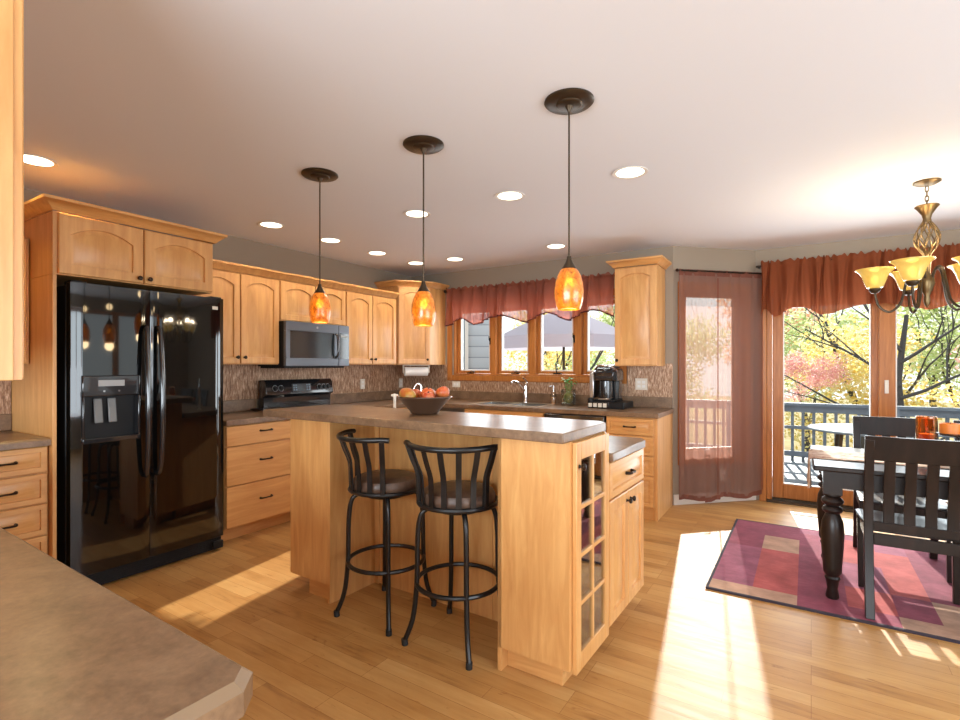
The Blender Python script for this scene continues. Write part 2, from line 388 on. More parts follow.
struct(wall_open(MB(), C1, C2, 0, CZ, TH, [BW]), 'wall_bay', 'wall', 'angled taupe wall holding the narrow window', smooth=False)
DW = (-.27, 1.56, 0, 2.08)
struct(wall_open(MB(), C2, (RX, DY), 0, CZ, TH, [(DW[0]-C2[0], DW[1]-C2[0], 0, DW[3])]), 'wall_door', 'wall', 'taupe wall around the sliding glass door', smooth=False)
struct(wall_open(MB(), (RX, DY), (RX, RY), 0, CZ, TH, [(.7, 6.62, .5, 2.3)]), 'wall_right', 'wall', 'taupe wall to the right of the camera', smooth=False)
struct(wall_open(MB(), (RX, RY), (LX, RY), 0, CZ, TH, [(1.1, 6.2, .45, 2.35)]), 'wall_rear', 'wall', 'taupe wall behind the camera', smooth=False)
# splash, baseboards
sp = MB(); sp.box(LX, LX+.012, -.6, 1.18, 1.04, 1.36); sp.box(LX, LX+.012, 1.2, BY, 1.04, 1.37)
struct(sp, 'trim_1', 'splash', 'bronze ribbed backsplash along the range wall', 'backsplash', smooth=False)
sp = MB(); sp.box(LX+.012, -1.475, BY-.012, BY, 1.04, 1.165); sp.box(LX+.012, -3.715, BY-.012, BY, 1.165, 1.37); sp.box(-1.47, -1.035, BY-.012, BY, 1.04, 1.37)
struct(sp, 'trim_2', 'splash', 'bronze ribbed backsplash under the sink window', 'backsplash', smooth=False)
bb = MB(); dv = (C2[0]-C1[0], C2[1]-C1[1]); rzb = atan2(dv[1], dv[0]); bl = hypot(*dv)
bb.at((C1[0], C1[1], 0), rzb); bb.box(.0, bl, -.014, 0, 0, .10)
struct(bb, 'baseboard_bay', 'white', 'white baseboard under the sheer curtain', bevel=.004)
bb = B(1.66, RX, DY-.014, DY, 0, .10); struct(bb, 'baseboard_door', 'white', 'white baseboard beside the sliding door', bevel=.004)

# kitchen window: jamb, casing, four casement sashes
def ring(mb, x0, x1, z0, z1, w, y0, y1, wb=None):
    wb = wb or w
    mb.box(x0, x0+w, y0, y1, z0, z1); mb.box(x1-w, x1, y0, y1, z0, z1); mb.box(x0+w, x1-w, y0, y1, z1-w, z1); mb.box(x0+w, x1-w, y0, y1, z0, z0+wb)
w1 = thing('window_1', 'four-light oak casement window over the sink', 'window', (0, BY, 0)); w1['kind'] = 'structure'
mb = MB(); ring(mb, -3.705, -1.475, 1.165, 2.14, .07, -.022, -.001)
mb.build('casing', 'oak', w1, .006)
mb = MB(); ring(mb, KW[0]+.001, KW[1]-.001, KW[2]+.001, KW[3]-.001, .018, -.0005, TH, .018)
for x in (-3.055, -2.545, -2.0): mb.box(x-.035, x+.035, .0, .10, KW[2]+.019, KW[3]-.019)
mb.build('jamb', 'oak', w1, .003)
gl = [(-3.60, -3.09), (-3.02, -2.58), (-2.51, -2.035), (-1.965, -1.56)]
for i, (a, b) in enumerate(gl):
    mb = MB(); ring(mb, a+.002, b-.002, KW[2]+.022, KW[3]-.022, .042, .055, .10, .03); s = mb.build('sash', 'oak', w1, .004)
    mb = MB(); ring(mb, a+.044, b-.044, KW[2]+.053, KW[3]-.064, .013, .06, .098); mb.build('glazing_bead', 'white', s)
    B(a+.046, b-.046, .078, .083, KW[2]+.05, KW[3]-.062).build('pane', 'glass', s)
    cx = (a+b)/2+(.02 if i else -.05)
    mb = MB(); mb.box(cx-.045, cx+.045, .02, .05, KW[2]+.020, KW[2]+.034)
    if i == 2: mb.tube([(cx, .03, KW[2]+.03), (cx, .005, KW[2]+.05), (cx-.005, -.005, KW[2]+.14)], .007, 8)
    else: mb.tube([(cx-.01, .035, KW[2]+.03), (cx+.02, .02, KW[2]+.05), (cx+.075, .02, KW[2]+.037)], .006, 8)
    mb.build('crank', 'bronze', w1)
    if i in (0, 2, 3):
        mb = MB(); mb.box(b-.034, b-.022, .03, .056, 1.60, 1.68); mb.tube([(b-.028, .03, 1.64), (b-.028, .01, 1.66), (b-.028, .012, 1.70)], .005, 8); mb.build('latch', 'bronze', w1)

# bay window
w2 = thing('window_2', 'narrow oak casement window behind the rose sheer curtain', 'window', (C1[0], C1[1], 0), rzb); w2['kind'] = 'structure'
mb = MB(); ring(mb, .045, .85, .385, 2.165, .075, -.022, -.001, .085); mb.build('casing', 'oak', w2, .006)
mb = MB(); ring(mb, BW[0]+.001, BW[1]-.001, BW[2]+.001, BW[3]-.001, .02, -.0005, TH); mb.build('jamb', 'oak', w2, .003)
mb = MB(); ring(mb, BW[0]+.022, BW[1]-.022, BW[2]+.022, BW[3]-.022, .04, .055, .1); s = mb.build('sash', 'oak', w2, .004)
B(BW[0]+.055, BW[1]-.055, .078, .083, BW[2]+.05, BW[3]-.05).build('pane', 'glass', s)
mb = MB(); mb.box(.36, .46, .02, .05, BW[2]+.021, BW[2]+.036); mb.tube([(.42, .03, BW[2]+.03), (.40, .005, BW[2]+.055), (.345, .0, BW[2]+.045)], .007, 8); mb.build('crank', 'chrome', w2)

# sliding glass door
d1 = thing('door_1', 'oak sliding glass door to the deck', 'door', (0, DY, 0)); d1['kind'] = 'structure'
mb = MB(); mb.box(-.335, -.27, -.02, -.001, 0, 2.15); mb.box(1.56, 1.63, -.02, -.001, 0, 2.15); mb.box(-.27, 1.56, -.02, -.001, 2.08, 2.15); mb.build('casing', 'oak', d1, .005)
mb = MB(); mb.box(-.269, -.225, 0, TH, .021, 2.078); mb.box(1.515, 1.559, 0, TH, .021, 2.078); mb.box(-.225, 1.515, 0, TH, 2.03, 2.078); mb.build('frame', 'oak', d1, .004)
mb = MB(); mb.box(-.269, 1.559, -.035, TH, 0.001, .02); mb.box(-.225, 1.515, .03, .04, .02, .032); mb.box(-.225, 1.515, .078, .086, .02, .032); mb.build('sill_track', 'iris', d1)
def leafd(x0, x1, y, wl, wr):
    mb = MB(); mb.box(x0, x0+wl, y, y+.045, .034, 2.028); mb.box(x1-wr, x1, y, y+.045, .034, 2.028); mb.box(x0+wl, x1-wr, y, y+.045, 1.93, 2.028); mb.box(x0+wl, x1-wr, y, y+.045, .034, .175)
    p = mb.build('door_panel', 'oak', d1, .005)
    mb = MB(); ring(mb, x0+wl-.002, x1-wr+.002, .173, 1.932, .012, y+.008, y+.037); mb.build('glazing_bead', 'white', p)
    B(x0+wl-.001, x1-wr+.001, y+.02, y+.026, .17, 1.935).build('pane', 'glass', p); return p
leafd(-.222, .66, .064, .09, .095); p = leafd(.615, 1.512, .008, .12, .10)
mb = MB(); mb.box(.655, .685, -.006, .008, 1.10, 1.22); mb.build('latch_plate', 'plate', p, .003)

# unseen rear / side windows (frames only where the panes stand)
w3 = thing('fill_window', 'unseen wide window added behind the camera for fill light', 'window', (0, RY, 0)); w3['kind'] = 'structure'  # made-up opening, put in to bring fill into the room
mb = MB()
for i in range(4): ring(mb, -3.08+i*1.275, -3.08+(i+1)*1.275-.01, .46, 2.34, .06, -.10, -.04)
mb.build('frame', 'oak', w3); B(-3.0, 2.0, -.075, -.07, .5, 2.3).build('pane', 'glass', w3)
w4 = thing('window_4', 'unseen wide window in the right-hand wall, near part added for fill light', 'window', (RX, 0, 0), pi/2); w4['kind'] = 'structure'  # near part of this opening is added for fill
mb = MB()
for i in range(5): ring(mb, -.79+i*1.18, -.79+(i+1)*1.18-.01, .51, 2.29, .06, -.10, -.04)
mb.build('frame', 'oak', w4); B(-.78, 5.09, -.075, -.07, .55, 2.25).build('pane', 'glass', w4)

# ------------------------------------------------------------------ cabinet kit (local: front faces -Y, x along the width)
def panel_front(w, h, arch=0, rail=.055, t=.02):
    """raised-panel front, x 0..w, z 0..h, outer face at y=-t"""
    mb = MB(); n = 12 if arch else 1
    def lp(inset, top_in, a, y):
        x0, x1, z0, z1 = inset, w-inset, inset, h-top_in
        pts = [(x0, y, z0), (x1, y, z0)]
        for i in range(n+1):
            f = i/n; x = x1+(x0-x1)*f
            z = z1-(a*(2*f-1)**2 if a else 0); pts.append((x, y, z))
        return pts
    o0 = lp(0, 0, 0, 0); o1 = lp(0, 0, 0, -t+.004); o2 = lp(.004, .004, 0, -t)
    i1 = lp(rail, rail, arch, -t); i2 = lp(rail+.003, rail+.003, arch, -t+.013); i3 = lp(rail+.012, rail+.012, arch, -t+.013); i4 = lp(rail+.036, rail+.036, arch, -t+.002)
    mb.loops([o0, o1, o2, i1, i2, i3, i4]); return mb
def slab_front(w, h, t=.02): return B(0, w, -t, 0, 0, h)
def knob(parent, x, z, y=-.02, m='bronze'):
    mb = MB(); mb.at((x, y, z), rx=pi/2); mb.lathe([(.009, 0), (.006, .004), (.005, .012), (.013, .017), (.015, .022), (.011, .028), (0, .03)], 14)
    return mb.build('knob', m, parent)
def pull(parent, x, z, y=-.02, l=.10, m='bronze'):
    mb = MB(); p = pt([(x-l/2, y, z), (x-l/2+.004, y-.02, z), (x-l/4, y-.027, z), (x, y-.024, z), (x+l/4, y-.027, z), (x+l/2-.004, y-.02, z), (x+l/2, y, z)], 3)
    R = [.0065+.003*abs(2*i/(len(p)-1)-1)**3-.001*(1-abs(2*i/(len(p)-1)-1)) for i in range(len(p))]
    mb.tube(p, R, 8); return mb.build('handle', m, parent)
def front(root, kind, x0, x1, z0, z1, arch=0, hw=None, name='door', rail=.055, m='maple', yoff=0):
    f = (slab_front if kind == 'slab' else lambda w, h: panel_front(w, h, arch, rail))(x1-x0, z1-z0)
    o = f.build(name, m, root, .003 if kind == 'slab' else 0, angle=25); o.location = (x0, yoff, z0)
    if hw:
        if hw[0] == 'knob': knob(o, hw[1]-x0, hw[2]-z0)
        else: pull(o, (x1-x0)/2, (z1-z0)/2+(hw[1] if len(hw) > 1 else 0))
    return o
CROWN = [(0, 0), (.012, 0), (.02, .012), (.05, .04), (.062, .046), (.062, .062), (0, .062)]
def crown(root, path, z, m='maple_flat', k=1.0):
    return MB().sweep(path, [(o*k, z+h*k) for o, h in CROWN]).build('crown_moulding', m, root)
def carcass(root, w, d, z0, z1, m='maple'):
    return B(.0, w, .0, d, z0, z1).build('case', m, root, .002)
def toe(root, w, d, m='maple_flat', rec=.07): return B(.0, w, rec, d, 0, .10).build('toe_kick', m, root)

# ------------------------------------------------------------------ left wall cabinets (rz=90: local x -> +y, front -> +x)
H90 = pi/2
def wallcab(name, label, y0, y1, fx, z0, z1, doors, crown_z=None, group=None):
    r = thing(name, label, 'cabinet', (fx, y0, 0), H90, group); carcass(r, y1-y0, fx-LX-.001, z0, z1)
    for (a, b, kx, kz, ar) in doors: front(r, 'panel', a-y0, b-y0, z0+.008, z1-.012, ar, ('knob', kx-y0, kz), rail=.052)
    return r
UF = -3.98
G_U = 'arched-door wall cabinets on the range wall'
wallcab('wall_cabinet', 'two-door maple wall cabinet between refrigerator and microwave', 2.135, 2.938, UF, 1.36, 2.128, [(2.18, 2.553, 2.525, 1.42, .045), (2.562, 2.932, 2.592, 1.42, .045)], group=G_U)
wallcab('wall_cabinet', 'short two-door maple wall cabinet directly above the microwave', 2.942, 3.732, UF, 1.755, 2.128, [(2.948, 3.333, 3.305, 1.80, .04), (3.341, 3.726, 3.37, 1.80, .04)], group=G_U)
wallcab('wall_cabinet', 'two-door maple wall cabinet to the right of the microwave', 3.736, 4.515, UF, 1.36, 2.128, [(3.742, 4.112, 4.085, 1.42, .045), (4.12, 4.508, 4.15, 1.42, .045)], group=G_U)
mb = MB().sweep([(UF, 2.136), (UF, 4.513)], [(o, 2.129+h) for o, h in CROWN]); mb.box(LX+.001, UF, 2.136, 4.513, 2.129, 2.14)
o = mb.build('cabinet_crown_moulding', 'maple_flat'); tag(o, 'long maple crown moulding atop the range-wall cabinets', 'moulding')
# left of the refrigerator
r = wallcab('wall_cabinet', 'maple wall cabinet left of the refrigerator, mostly hidden in the corner', -.5, 1.18, UF, 1.36, 2.128, [(.66, 1.165, .71, 1.42, .045), (.12, .65, .60, 1.42, .045)])
MB().sweep([(UF, -.5), (UF, 1.18)], [(o, 2.129+h) for o, h in CROWN]).build('crown_moulding', 'maple_flat', r)
BF = -3.70
r = thing('drawer_cabinet', 'maple base cabinet of four raised-panel drawers left of refrigerator', 'cabinet', (BF, .785, 0), H90)
carcass(r, .398, BF-LX-.001, .10, .889); toe(r, .398, BF-LX-.002)
for a, b in ((.737, .885), (.562, .729), (.378, .555), (.115, .371)): front(r, 'panel', .008, .390, a, b, 0, ('pull',), 'drawer', .03, 'maple_flat')
# refrigerator surround
r = thing('refrigerator_cabinet', 'maple cabinet over the refrigerator with full-height side panel', 'cabinet', (-3.64, 1.185, 0), H90)
d = -3.64-LX-.001
B(0, .02, 0, d, 0, 1.878).build('side_panel', 'maple', r, .002); B(0, .942, 0, d, 1.879, 2.242).build('case', 'maple', r, .002)
front(r, 'panel', .022, .472, 1.886, 2.236, .055, ('knob', .445, 1.915), rail=.06); front(r, 'panel', .478, .936, 1.886, 2.236, .055, ('knob', .505, 1.915), rail=.06)
crown(r, [(-.001, d), (-.001, -.02), (.943, -.02), (.943, d)], 2.243, k=1.05)
# base drawers between fridge and range
r = thing('drawer_cabinet', 'maple base cabinet of three flat drawers between refrigerator and range', 'cabinet', (-3.68, 2.245, 0), H90)
d = -3.68-LX-.001; carcass(r, .68, d, .10, .892); toe(r, .68, d)
for a, b in ((.735, .885), (.432, .727), (.115, .424)): front(r, 'slab', .005, .675, a, b, 0, ('pull', .02), 'drawer', m='maple_flat')
r = thing('base_cabinet', 'maple base cabinet right of the range behind the island', 'cabinet', (-3.68, 3.745, 0), H90)
carcass(r, .75, d, .10, .892); toe(r, .75, d)
front(r, 'slab', .005, .745, .735, .885, 0, ('pull',), 'drawer', m='maple_flat'); front(r, 'panel', .005, .37, .11, .727, 0, ('knob', .34, .68)); front(r, 'panel', .378, .745, .11, .727, 0, ('knob', .41, .68))

# corner wall cabinet (diagonal front)
ca, cb = (-3.985, 4.56), (-3.745, 4.865)
r = thing('corner_wall_cabinet', 'tall diagonal maple wall cabinet in the far corner', 'cabinet', (0, 0, 0))
MB().prism([(LX+.001, 4.56), ca, cb, (-3.745, BY-.001), (LX+.001, BY-.001)], 1.36, 2.285).build('case', 'maple', r, .002)
dl = hypot(cb[0]-ca[0], cb[1]-ca[1]); rzc = atan2(cb[1]-ca[1], cb[0]-ca[0])
o = panel_front(dl-.012, .895, .035, .05).build('door', 'maple', r, angle=25); o.location = (ca[0]+.006*cos(rzc), ca[1]+.006*sin(rzc), 1.372); o.rotation_euler = (0, 0, rzc); knob(o, dl-.045, .05)
crown(r, [(LX+.001, 4.56), ca, cb, (-3.745, BY-.001)], 2.286)
# right wall cabinet
r = thing('wall_cabinet', 'single-door maple wall cabinet right of the sink window', 'cabinet', (-1.50, 4.85, 0))
carcass(r, .395, BY-4.85-.001, 1.345, 2.285); front(r, 'panel', .004, .391, 1.355, 2.275, .04, ('knob', .03, 1.40), rail=.055)
crown(r, [(0, .329), (0, -.02), (.395, -.02), (.395, .329)], 2.286)
# back wall base run
YB = 4.56
r = thing('drawer_cabinet', 'maple base cabinet of four raised-panel drawers beside the sheer-curtained window', 'cabinet', (-1.49, YB, 0))
carcass(r, .43, BY-YB-.001, .10, .892); B(.43, .455, -.001, BY-YB-.001, 0, .892).build('end_panel', 'maple', r, .002); toe(r, .43, BY-YB-.002, rec=.02)
for a, b in ((.735, .882), (.562, .727), (.390, .555), (.115, .383)): front(r, 'panel', .008, .424, a, b, 0, ('pull',), 'drawer', .03, 'maple_flat')
r = thing('dishwasher', 'black built-in dishwasher under the back countertop', 'dishwasher', (-2.10, YB, 0))
B(.003, .60, .0, .58, .10, .89).build('tub', 'blackmatte', r); B(.003, .60, -.03, -.001, .12, .76).build('door', 'black', r, .006); B(.003, .60, -.034, -.001, .765, .885).build('control_panel', 'black', r, .006)
B(.01, .59, .05, .5, 0.0, .099).build('toe_kick', 'blackmatte', r)
r = thing('sink_cabinet', 'two-door maple sink base under the window', 'cabinet', (-3.04, YB, 0))
carcass(r, .935, BY-YB-.001, .10, .70); B(0, .935, 0, .02, .70, .892).build('apron', 'maple_flat', r); toe(r, .935, BY-YB-.002)
front(r, 'slab', .005, .93, .735, .885, 0, None, 'false_drawer', m='maple_flat'); front(r, 'panel', .005, .463, .11, .727, 0, ('knob', .43, .68)); front(r, 'panel', .471, .93, .11, .727, 0, ('knob', .50, .68))

# countertops
CT, CB = .935, .893
def chamf(x, y, dx, dy, c): return [(x+dx*c, y), (x, y+dy*c)]
r = thing('countertop', 'brown laminate countertop running from the range around to the coffee maker', 'countertop')
SK = (-2.99, -2.21, 4.63, 5.03)
mb = MB(); mb.box(LX+.001, -3.65, 3.735, 4.53, CB, CT); mb.box(LX+.001, SK[0], 4.53, BY-.001, CB, CT); mb.box(SK[0], SK[1], 4.53, SK[2], CB, CT); mb.box(SK[0], SK[1], SK[3], BY-.001, CB, CT); mb.box(SK[1], -1.022, 4.53, BY-.001, CB, CT)
mb.build('slab', 'laminate', r, .004)
mb = MB(); mb.box(LX+.001, LX+.022, 3.735, BY-.02, CT+.0005, 1.042); mb.box(LX+.001, -1.036, BY-.022, BY-.001, CT+.0005, 1.042); mb.build('upstand', 'laminate', r, .003)
r = thing('countertop', 'short brown laminate countertop between refrigerator and range', 'countertop')
mb = B(LX+.001, -3.645, 2.24, 2.925, CB, CT); mb.build('slab', 'laminate', r, .004); B(LX+.001, LX+.022, 2.24, 2.925, CT+.0005, 1.042).build('upstand', 'laminate', r, .003)
# foreground peninsula
rzp = radians(-1.8)
PEN = (-.616, .402, 0)
r = thing('countertop', 'brown laminate peninsula countertop in the near left foreground', 'countertop')
ux, uy = cos(rzp), sin(rzp)
pl = lambda a, b: (PEN[0]+a*ux-b*uy, PEN[1]+a*uy+b*ux)
xl = -3.02
poly = [pl(-.03, .032), pl(.0, .0), pl(.003, -.62), (LX+.001, -.22), (LX+.001, 1.183), (-3.655, 1.183), (-3.655, pl(xl, .032)[1])]
def inset(P, d):
    out = []; n = len(P)
    for i in range(n):
        a, b, c = Vector(P[i-1]), Vector(P[i]), Vector(P[(i+1) % n]); e0 = (b-a).normalized(); e1 = (c-b).normalized()
        n0 = Vector((-e0.y, e0.x)); n1 = Vector((-e1.y, e1.x)); q = n0+n1; q = q/max(q.dot(n0), .3); out.append(tuple(b+q*d))
    return out
Pc = poly[::-1]; Pi = inset(Pc, .013)
mb = MB().loops([[(x, y, CB-.002) for x, y in Pc], [(x, y, CT-.012) for x, y in Pc]], True, False); mb.cur = 1
mb.loops([[(x, y, CT-.012) for x, y in Pc], [(x, y, CT) for x, y in Pi]], False, False); mb.cur = 0
mb.add([(x, y, CT) for x, y in Pi], [tuple(range(len(Pi)))])
mb.build('slab', ['laminate', 'laminate_edge'], r, smooth=False)
B(LX+.001, LX+.022, -.2, 1.183, CT+.0005, 1.042).build('upstand', 'laminate', r, .003)
r = thing('peninsula_cabinet', 'maple base cabinet under the foreground peninsula countertop', 'cabinet', (PEN[0], PEN[1], 0), rzp)
B(-3.0, -.05, -.58, -.02, .10, .886).build('case', 'maple', r, .002); B(-3.0, -.10, -.5, -.09, 0, .099).build('toe_kick', 'maple_flat', r)
for i in range(4):
    o = panel_front(.66, .60, 0).build('door', 'maple', r, angle=25); o.location = (-.06-i*.70, -.019, .11); o.rotation_euler = (0, 0, pi); knob(o, .05, .55)
    o = panel_front(.66, .15, 0, .03).build('drawer', 'maple_flat', r, angle=25); o.location = (-.06-i*.70, -.019, .725); o.rotation_euler = (0, 0, pi); pull(o, .33, .075)
# foreground wall cabinet (hangs from the ceiling over the peninsula)
r = thing('wall_cabinet', 'maple wall cabinet at the left edge, hanging close above the foreground countertop', 'cabinet', (-1.50, .418, 0), pi)
B(.0, 2.35, .0, .33, 1.316, 2.48).build('case', 'maple', r, .002); B(0, 2.35, .02, .31, 2.481, CZ-.001).build('ceiling_filler', 'maple', r)
for i in range(5): front(r, 'panel', .005+i*.47, .465+i*.47, 1.318, 2.46, .045, ('knob', .04+i*.47 if i % 2 else .43+i*.47, 1.40))

# ------------------------------------------------------------------ refrigerator (local x -> +y, front -> +x)
r = thing('refrigerator', 'glossy black side-by-side refrigerator with ice dispenser', 'refrigerator', (-3.65, 1.248, 0), H90)
FW = .936
B(0, FW, .0, .63, .02, 1.825).build('cabinet_body', 'blackmatte', r, .006)
def bowdoor(x0, x1, z0, z1, hole=None):
    """slightly bowed door, outer face y=-.06..-.08; rounded long edges"""
    n = 14; prof = []
    for i in range(n+1):
        f = i/n; x = x0+(x1-x0)*f; g = (x-FW/2)/(FW/2); y = -.066-.010*(1-g*g)
        e = min(f, 1-f)*(x1-x0); y += .006*max(0, 1-e/.006)**2
        prof.append((x, y))
    return prof
SPL = .428
def door_mesh(x0, x1):
    p = bowdoor(x0, x1, 0, 1); poly = [(x0, -.004)]+p+[(x1, -.004)]; return poly
pl_ = door_mesh(.004, SPL-.0015)
# freezer door is built around the dispenser opening
DX0, DX1, DZ0, DZ1 = .055, .365, .885, 1.29
mb = MB(); mb.prism(pl_, .105, DZ0); mb.prism(pl_, DZ1, 1.838)
def cut(poly, a, b):
    out = []
    fy = lambda x: -.066-.010*(1-((x-FW/2)/(FW/2))**2)
    xs = [q for q in poly if a < q[0] < b]; return [(a, -.004), (a, fy(a) if a > .02 else poly[1][1])]+[q for q in xs if q[1] < -.02]+[(b, fy(b) if b < SPL-.02 else poly[-2][1]), (b, -.004)]
mb.prism(cut(pl_, .004, DX0), DZ0, DZ1); mb.prism(cut(pl_, DX1, SPL-.0015), DZ0, DZ1)
fd = mb.build('freezer_door', 'fridge', r, angle=30)
B(DX0, DX1, -.02, -.005, DZ0, DZ1).build('dispenser_recess', 'blackmatte', fd)
mb = MB(); mb.box(DX0, DX1, -.083, -.02, 1.165, DZ1); dp = mb.build('dispenser_panel', 'black', fd, .006)
B(.135, .275, -.0855, -.083, 1.225, 1.262).build('display', 'greyplastic', dp)
mb = MB()
for x in (.165, .245): mb.at((x, -.083, 1.195), rx=pi/2).lathe([(.006, 0), (.006, .003), (0, .003)], 12)
mb.build('button', 'chrome', dp)
for x in (.15, .225):
    mb = MB(); mb.at((x, -.03, 1.15), rx=radians(-8)); mb.box(-.023, .023, -.008, .004, -.15, .0); mb.build('paddle', 'paddlegrey', fd, .006)
mb = MB(); mb.box(DX0, DX1, -.088, -.02, DZ0, DZ0+.03); mb.box(DX0-.0, DX0+.012, -.086, -.02, DZ0+.03, 1.165); mb.box(DX1-.012, DX1, -.086, -.02, DZ0+.03, 1.165); mb.build('drip_tray', 'black', fd, .004)
def bar_handle(x, parent, s):
    mb = MB(); p = pt([(x, -.085, 1.60), (x+s*.006, -.115, 1.565), (x+s*.008, -.138, 1.30), (x+s*.008, -.145, 1.10), (x+s*.008, -.138, .85), (x+s*.006, -.115, .675), (x, -.085, .64)], 5)
    mb.tube(p, [.012+.006*(1-abs(2*i/(len(p)-1)-1)) for i in range(len(p))], 10); return mb.build('handle', 'black', parent)
bar_handle(SPL-.032, fd, -1)
rd = MB().prism(door_mesh(SPL+.0015, FW-.004), .105, 1.838).build('refrigerator_door', 'fridge', r, angle=30); bar_handle(SPL+.036, rd, 1)
B(.845, .885, -.0705, -.0665, 1.755, 1.778).build('badge', 'plate', rd)
mb = B(.01, FW-.01, -.045, .0, .012, .095)
for i in range(5): mb.box(.05, FW-.06, -.049, -.045, .025+i*.014, .031+i*.014)
g = mb.build('toe_grille', 'blackmatte', r, .002)
B(FW-.085, FW-.01, -.075, -.045, .02, .075).build('roller_cover', 'blackmatte', g, .006)
mb = MB(); mb.box(.01, .09, -.05, .05, 1.826, 1.852); mb.box(FW-.09, FW-.01, -.05, .05, 1.826, 1.852); mb.build('hinge_cover', 'blackmatte', r, .006)

# ------------------------------------------------------------------ microwave
r = thing('microwave', 'dark grey over-the-range microwave', 'microwave', (-3.92, 2.946, 0), H90); MW = .756
B(0, MW, 0, .37, 1.345, 1.752).build('case', 'blackmatte', r, .003)
mb = MB(); ring(mb, .0, .615, 1.345, 1.75, .0, -.035, -.001) if 0 else None
z0, z1 = 1.345, 1.752
mb.box(.0, .615, -.035, -.001, z0, z0+.075); mb.box(0, .615, -.035, -.001, z1-.085, z1); mb.box(0, .045, -.035, -.001, z0+.075, z1-.085); mb.box(.565, .615, -.035, -.001, z0+.075, z1-.085)
dr = mb.build('door', 'slate', r, .004)
B(.045, .565, -.030, -.012, z0+.075, z1-.085).build('window', 'screen', dr)
mb = MB(); mb.tube(pt([(.578, -.034, 1.43), (.578, -.062, 1.455), (.578, -.07, 1.54), (.578, -.062, 1.635), (.578, -.034, 1.66)], 4), .012, 10); mb.build('handle', 'black', dr)
cp = B(.618, MW, -.035, -.001, z0, z1).build('control_panel', 'slate', r, .004)
k = B(.63, MW-.012, -.0375, -.035, z0+.07, z1-.08).build('keypad', 'screen', cp)
B(.645, MW-.03, -.0385, -.0375, z1-.125, z1-.10).build('display', 'greyplastic', k)
MB().at((.35, -.035, z1-.042), rx=pi/2).lathe([(.011, 0), (.011, .002), (0, .002)], 16).build('badge', 'greyplastic', dr)
B(.02, MW-.02, .02, .36, 1.327, 1.3445).build('vent_grille', 'blackmatte', r)

# ------------------------------------------------------------------ range
r = thing('range', 'black electric range under the microwave', 'range', (-3.66, 2.93, 0), H90); RW = .80
B(.003, RW-.003, .02, .55, .03, .915).build('body', 'black', r, .004)
B(.003, RW-.003, -.03, .56, .916, .94).build('cooktop', 'black', r, .005)
mb = MB()
for x, y, q in ((.2, .14, .1), (.6, .14, .085), (.2, .40, .085), (.6, .40, .1)): mb.lathe([(q, 0), (q, .0008), (q-.006, .0008)], 32, (x, y, .9402))
mb.build('burner_ring', 'greyplastic', r)
B(.01, RW-.01, -.03, .018, .27, .86).build('oven_door', 'black', r, .008); B(.01, RW-.01, -.02, .018, .05, .26).build('drawer', 'black', r, .006)
mb = MB(); mb.tube([(.08, -.03, .80), (.08, -.075, .80), (RW-.08, -.075, .80), (RW-.08, -.03, .80)], .012, 10); mb.build('handle', 'black', r)
mb = MB(); mb.at((0, .54, 0)); 
ls = []
for x in (.003, RW-.003): ls.append([(x, .055, .94), (x, -.01, .94), (x, -.012, 1.05), (x, -.055, 1.075), (x, -.035, 1.19), (x, -.01, 1.215), (x, .055, 1.215)])
mb.loops(ls); bg_ = mb.build('backguard', 'black', r, .004)
for x in (.10, .165, .62, .675, .73):
    mb = MB(); mb.at((x, .54-.047, 1.135), rx=pi/2-radians(10)); mb.lathe([(.026, 0), (.025, .004), (.019, .006), (.017, .022), (0, .023)], 18); mb.box(-.003, .003, -.016, .016, .02, .026); k = mb.build('knob', 'blackmatte', bg_); mb = MB(); mb.at((x, .54-.047, 1.135), rx=pi/2-radians(10)); mb.lathe([(.0265, 0), (.0295, 0), (.0295, .002), (.0265, .002), (.0265, 0)], 24); mb.build('dial_ring', 'greyplastic', k)
mb = MB(); mb.at((.40, .54-.046, 1.135), rx=-radians(10)); mb.box(-.11, .11, -.004, .004, -.038, .038); mb.build('display', 'screen', bg_)
mb = MB(); mb.at((.40, .54-.046, 1.135), rx=-radians(10))
for i in range(3):
    for x in (-.09, -.065, .065, .09): mb.box(x-.008, x+.008, -.0055, -.004, -.028+i*.022, -.014+i*.022)
mb.build('button', 'shutter', bg_)
o = MB().lathe([(0, 0), (.035, 0), (.055, .012), (.06, .022), (.052, .02), (.035, .008), (0, .006)], 20, (-4.19, 2.865, .936)); o = o.build('spoon_rest', 'black'); tag(o, 'small black spoon rest on the counter left of the range', 'spoon rest')

# ------------------------------------------------------------------ island
IO = (-.79, 1.955, 0); IR = radians(-1.7)
r = thing('island', 'maple kitchen island with knee space, glass door and base cupboard', 'island', IO, IR)
BT, BU = 1.08, 1.038
mb = MB(); mb.box(-.345, -.012, .012, .415, .10, .118); mb.box(-.345, -.012, .012, .415, BU-.02, BU-.001); mb.box(-.345, -.327, 0.0, .42, .10, BU-.001); mb.box(-.345, -.001, .0, .018, .10, BU-.001); mb.box(-.327, -.001, .402, .42, .10, BU-.001)
mb.box(-.02, -.001, .018, .03, .10, BU-.001)
mb.box(-.327, -.02, .02, .40, .40, .412); mb.box(-.327, -.02, .02, .40, .70, .712)
mb.build('right_pillar', 'maple', r)
B(-.345, -.325, -.002, .30, 0, .10).build('pillar_foot', 'maple', r)
B(-.324, -.055, .05, .40, 0.0, .099).build('toe_kick', 'maple_flat', r)
mb = MB(); mb.box(-1.82, -1.479, .0, .42, .10, BU-.001); mb.build('left_pillar', 'maple', r, .002)
B(-1.478, -1.460, -.002, .42, 0, BU-.001).build('left_inner_panel', 'maple', r, .001)
B(-1.68, -1.479, .030, .40, 0, .099).build('toe_kick', 'maple_flat', r)
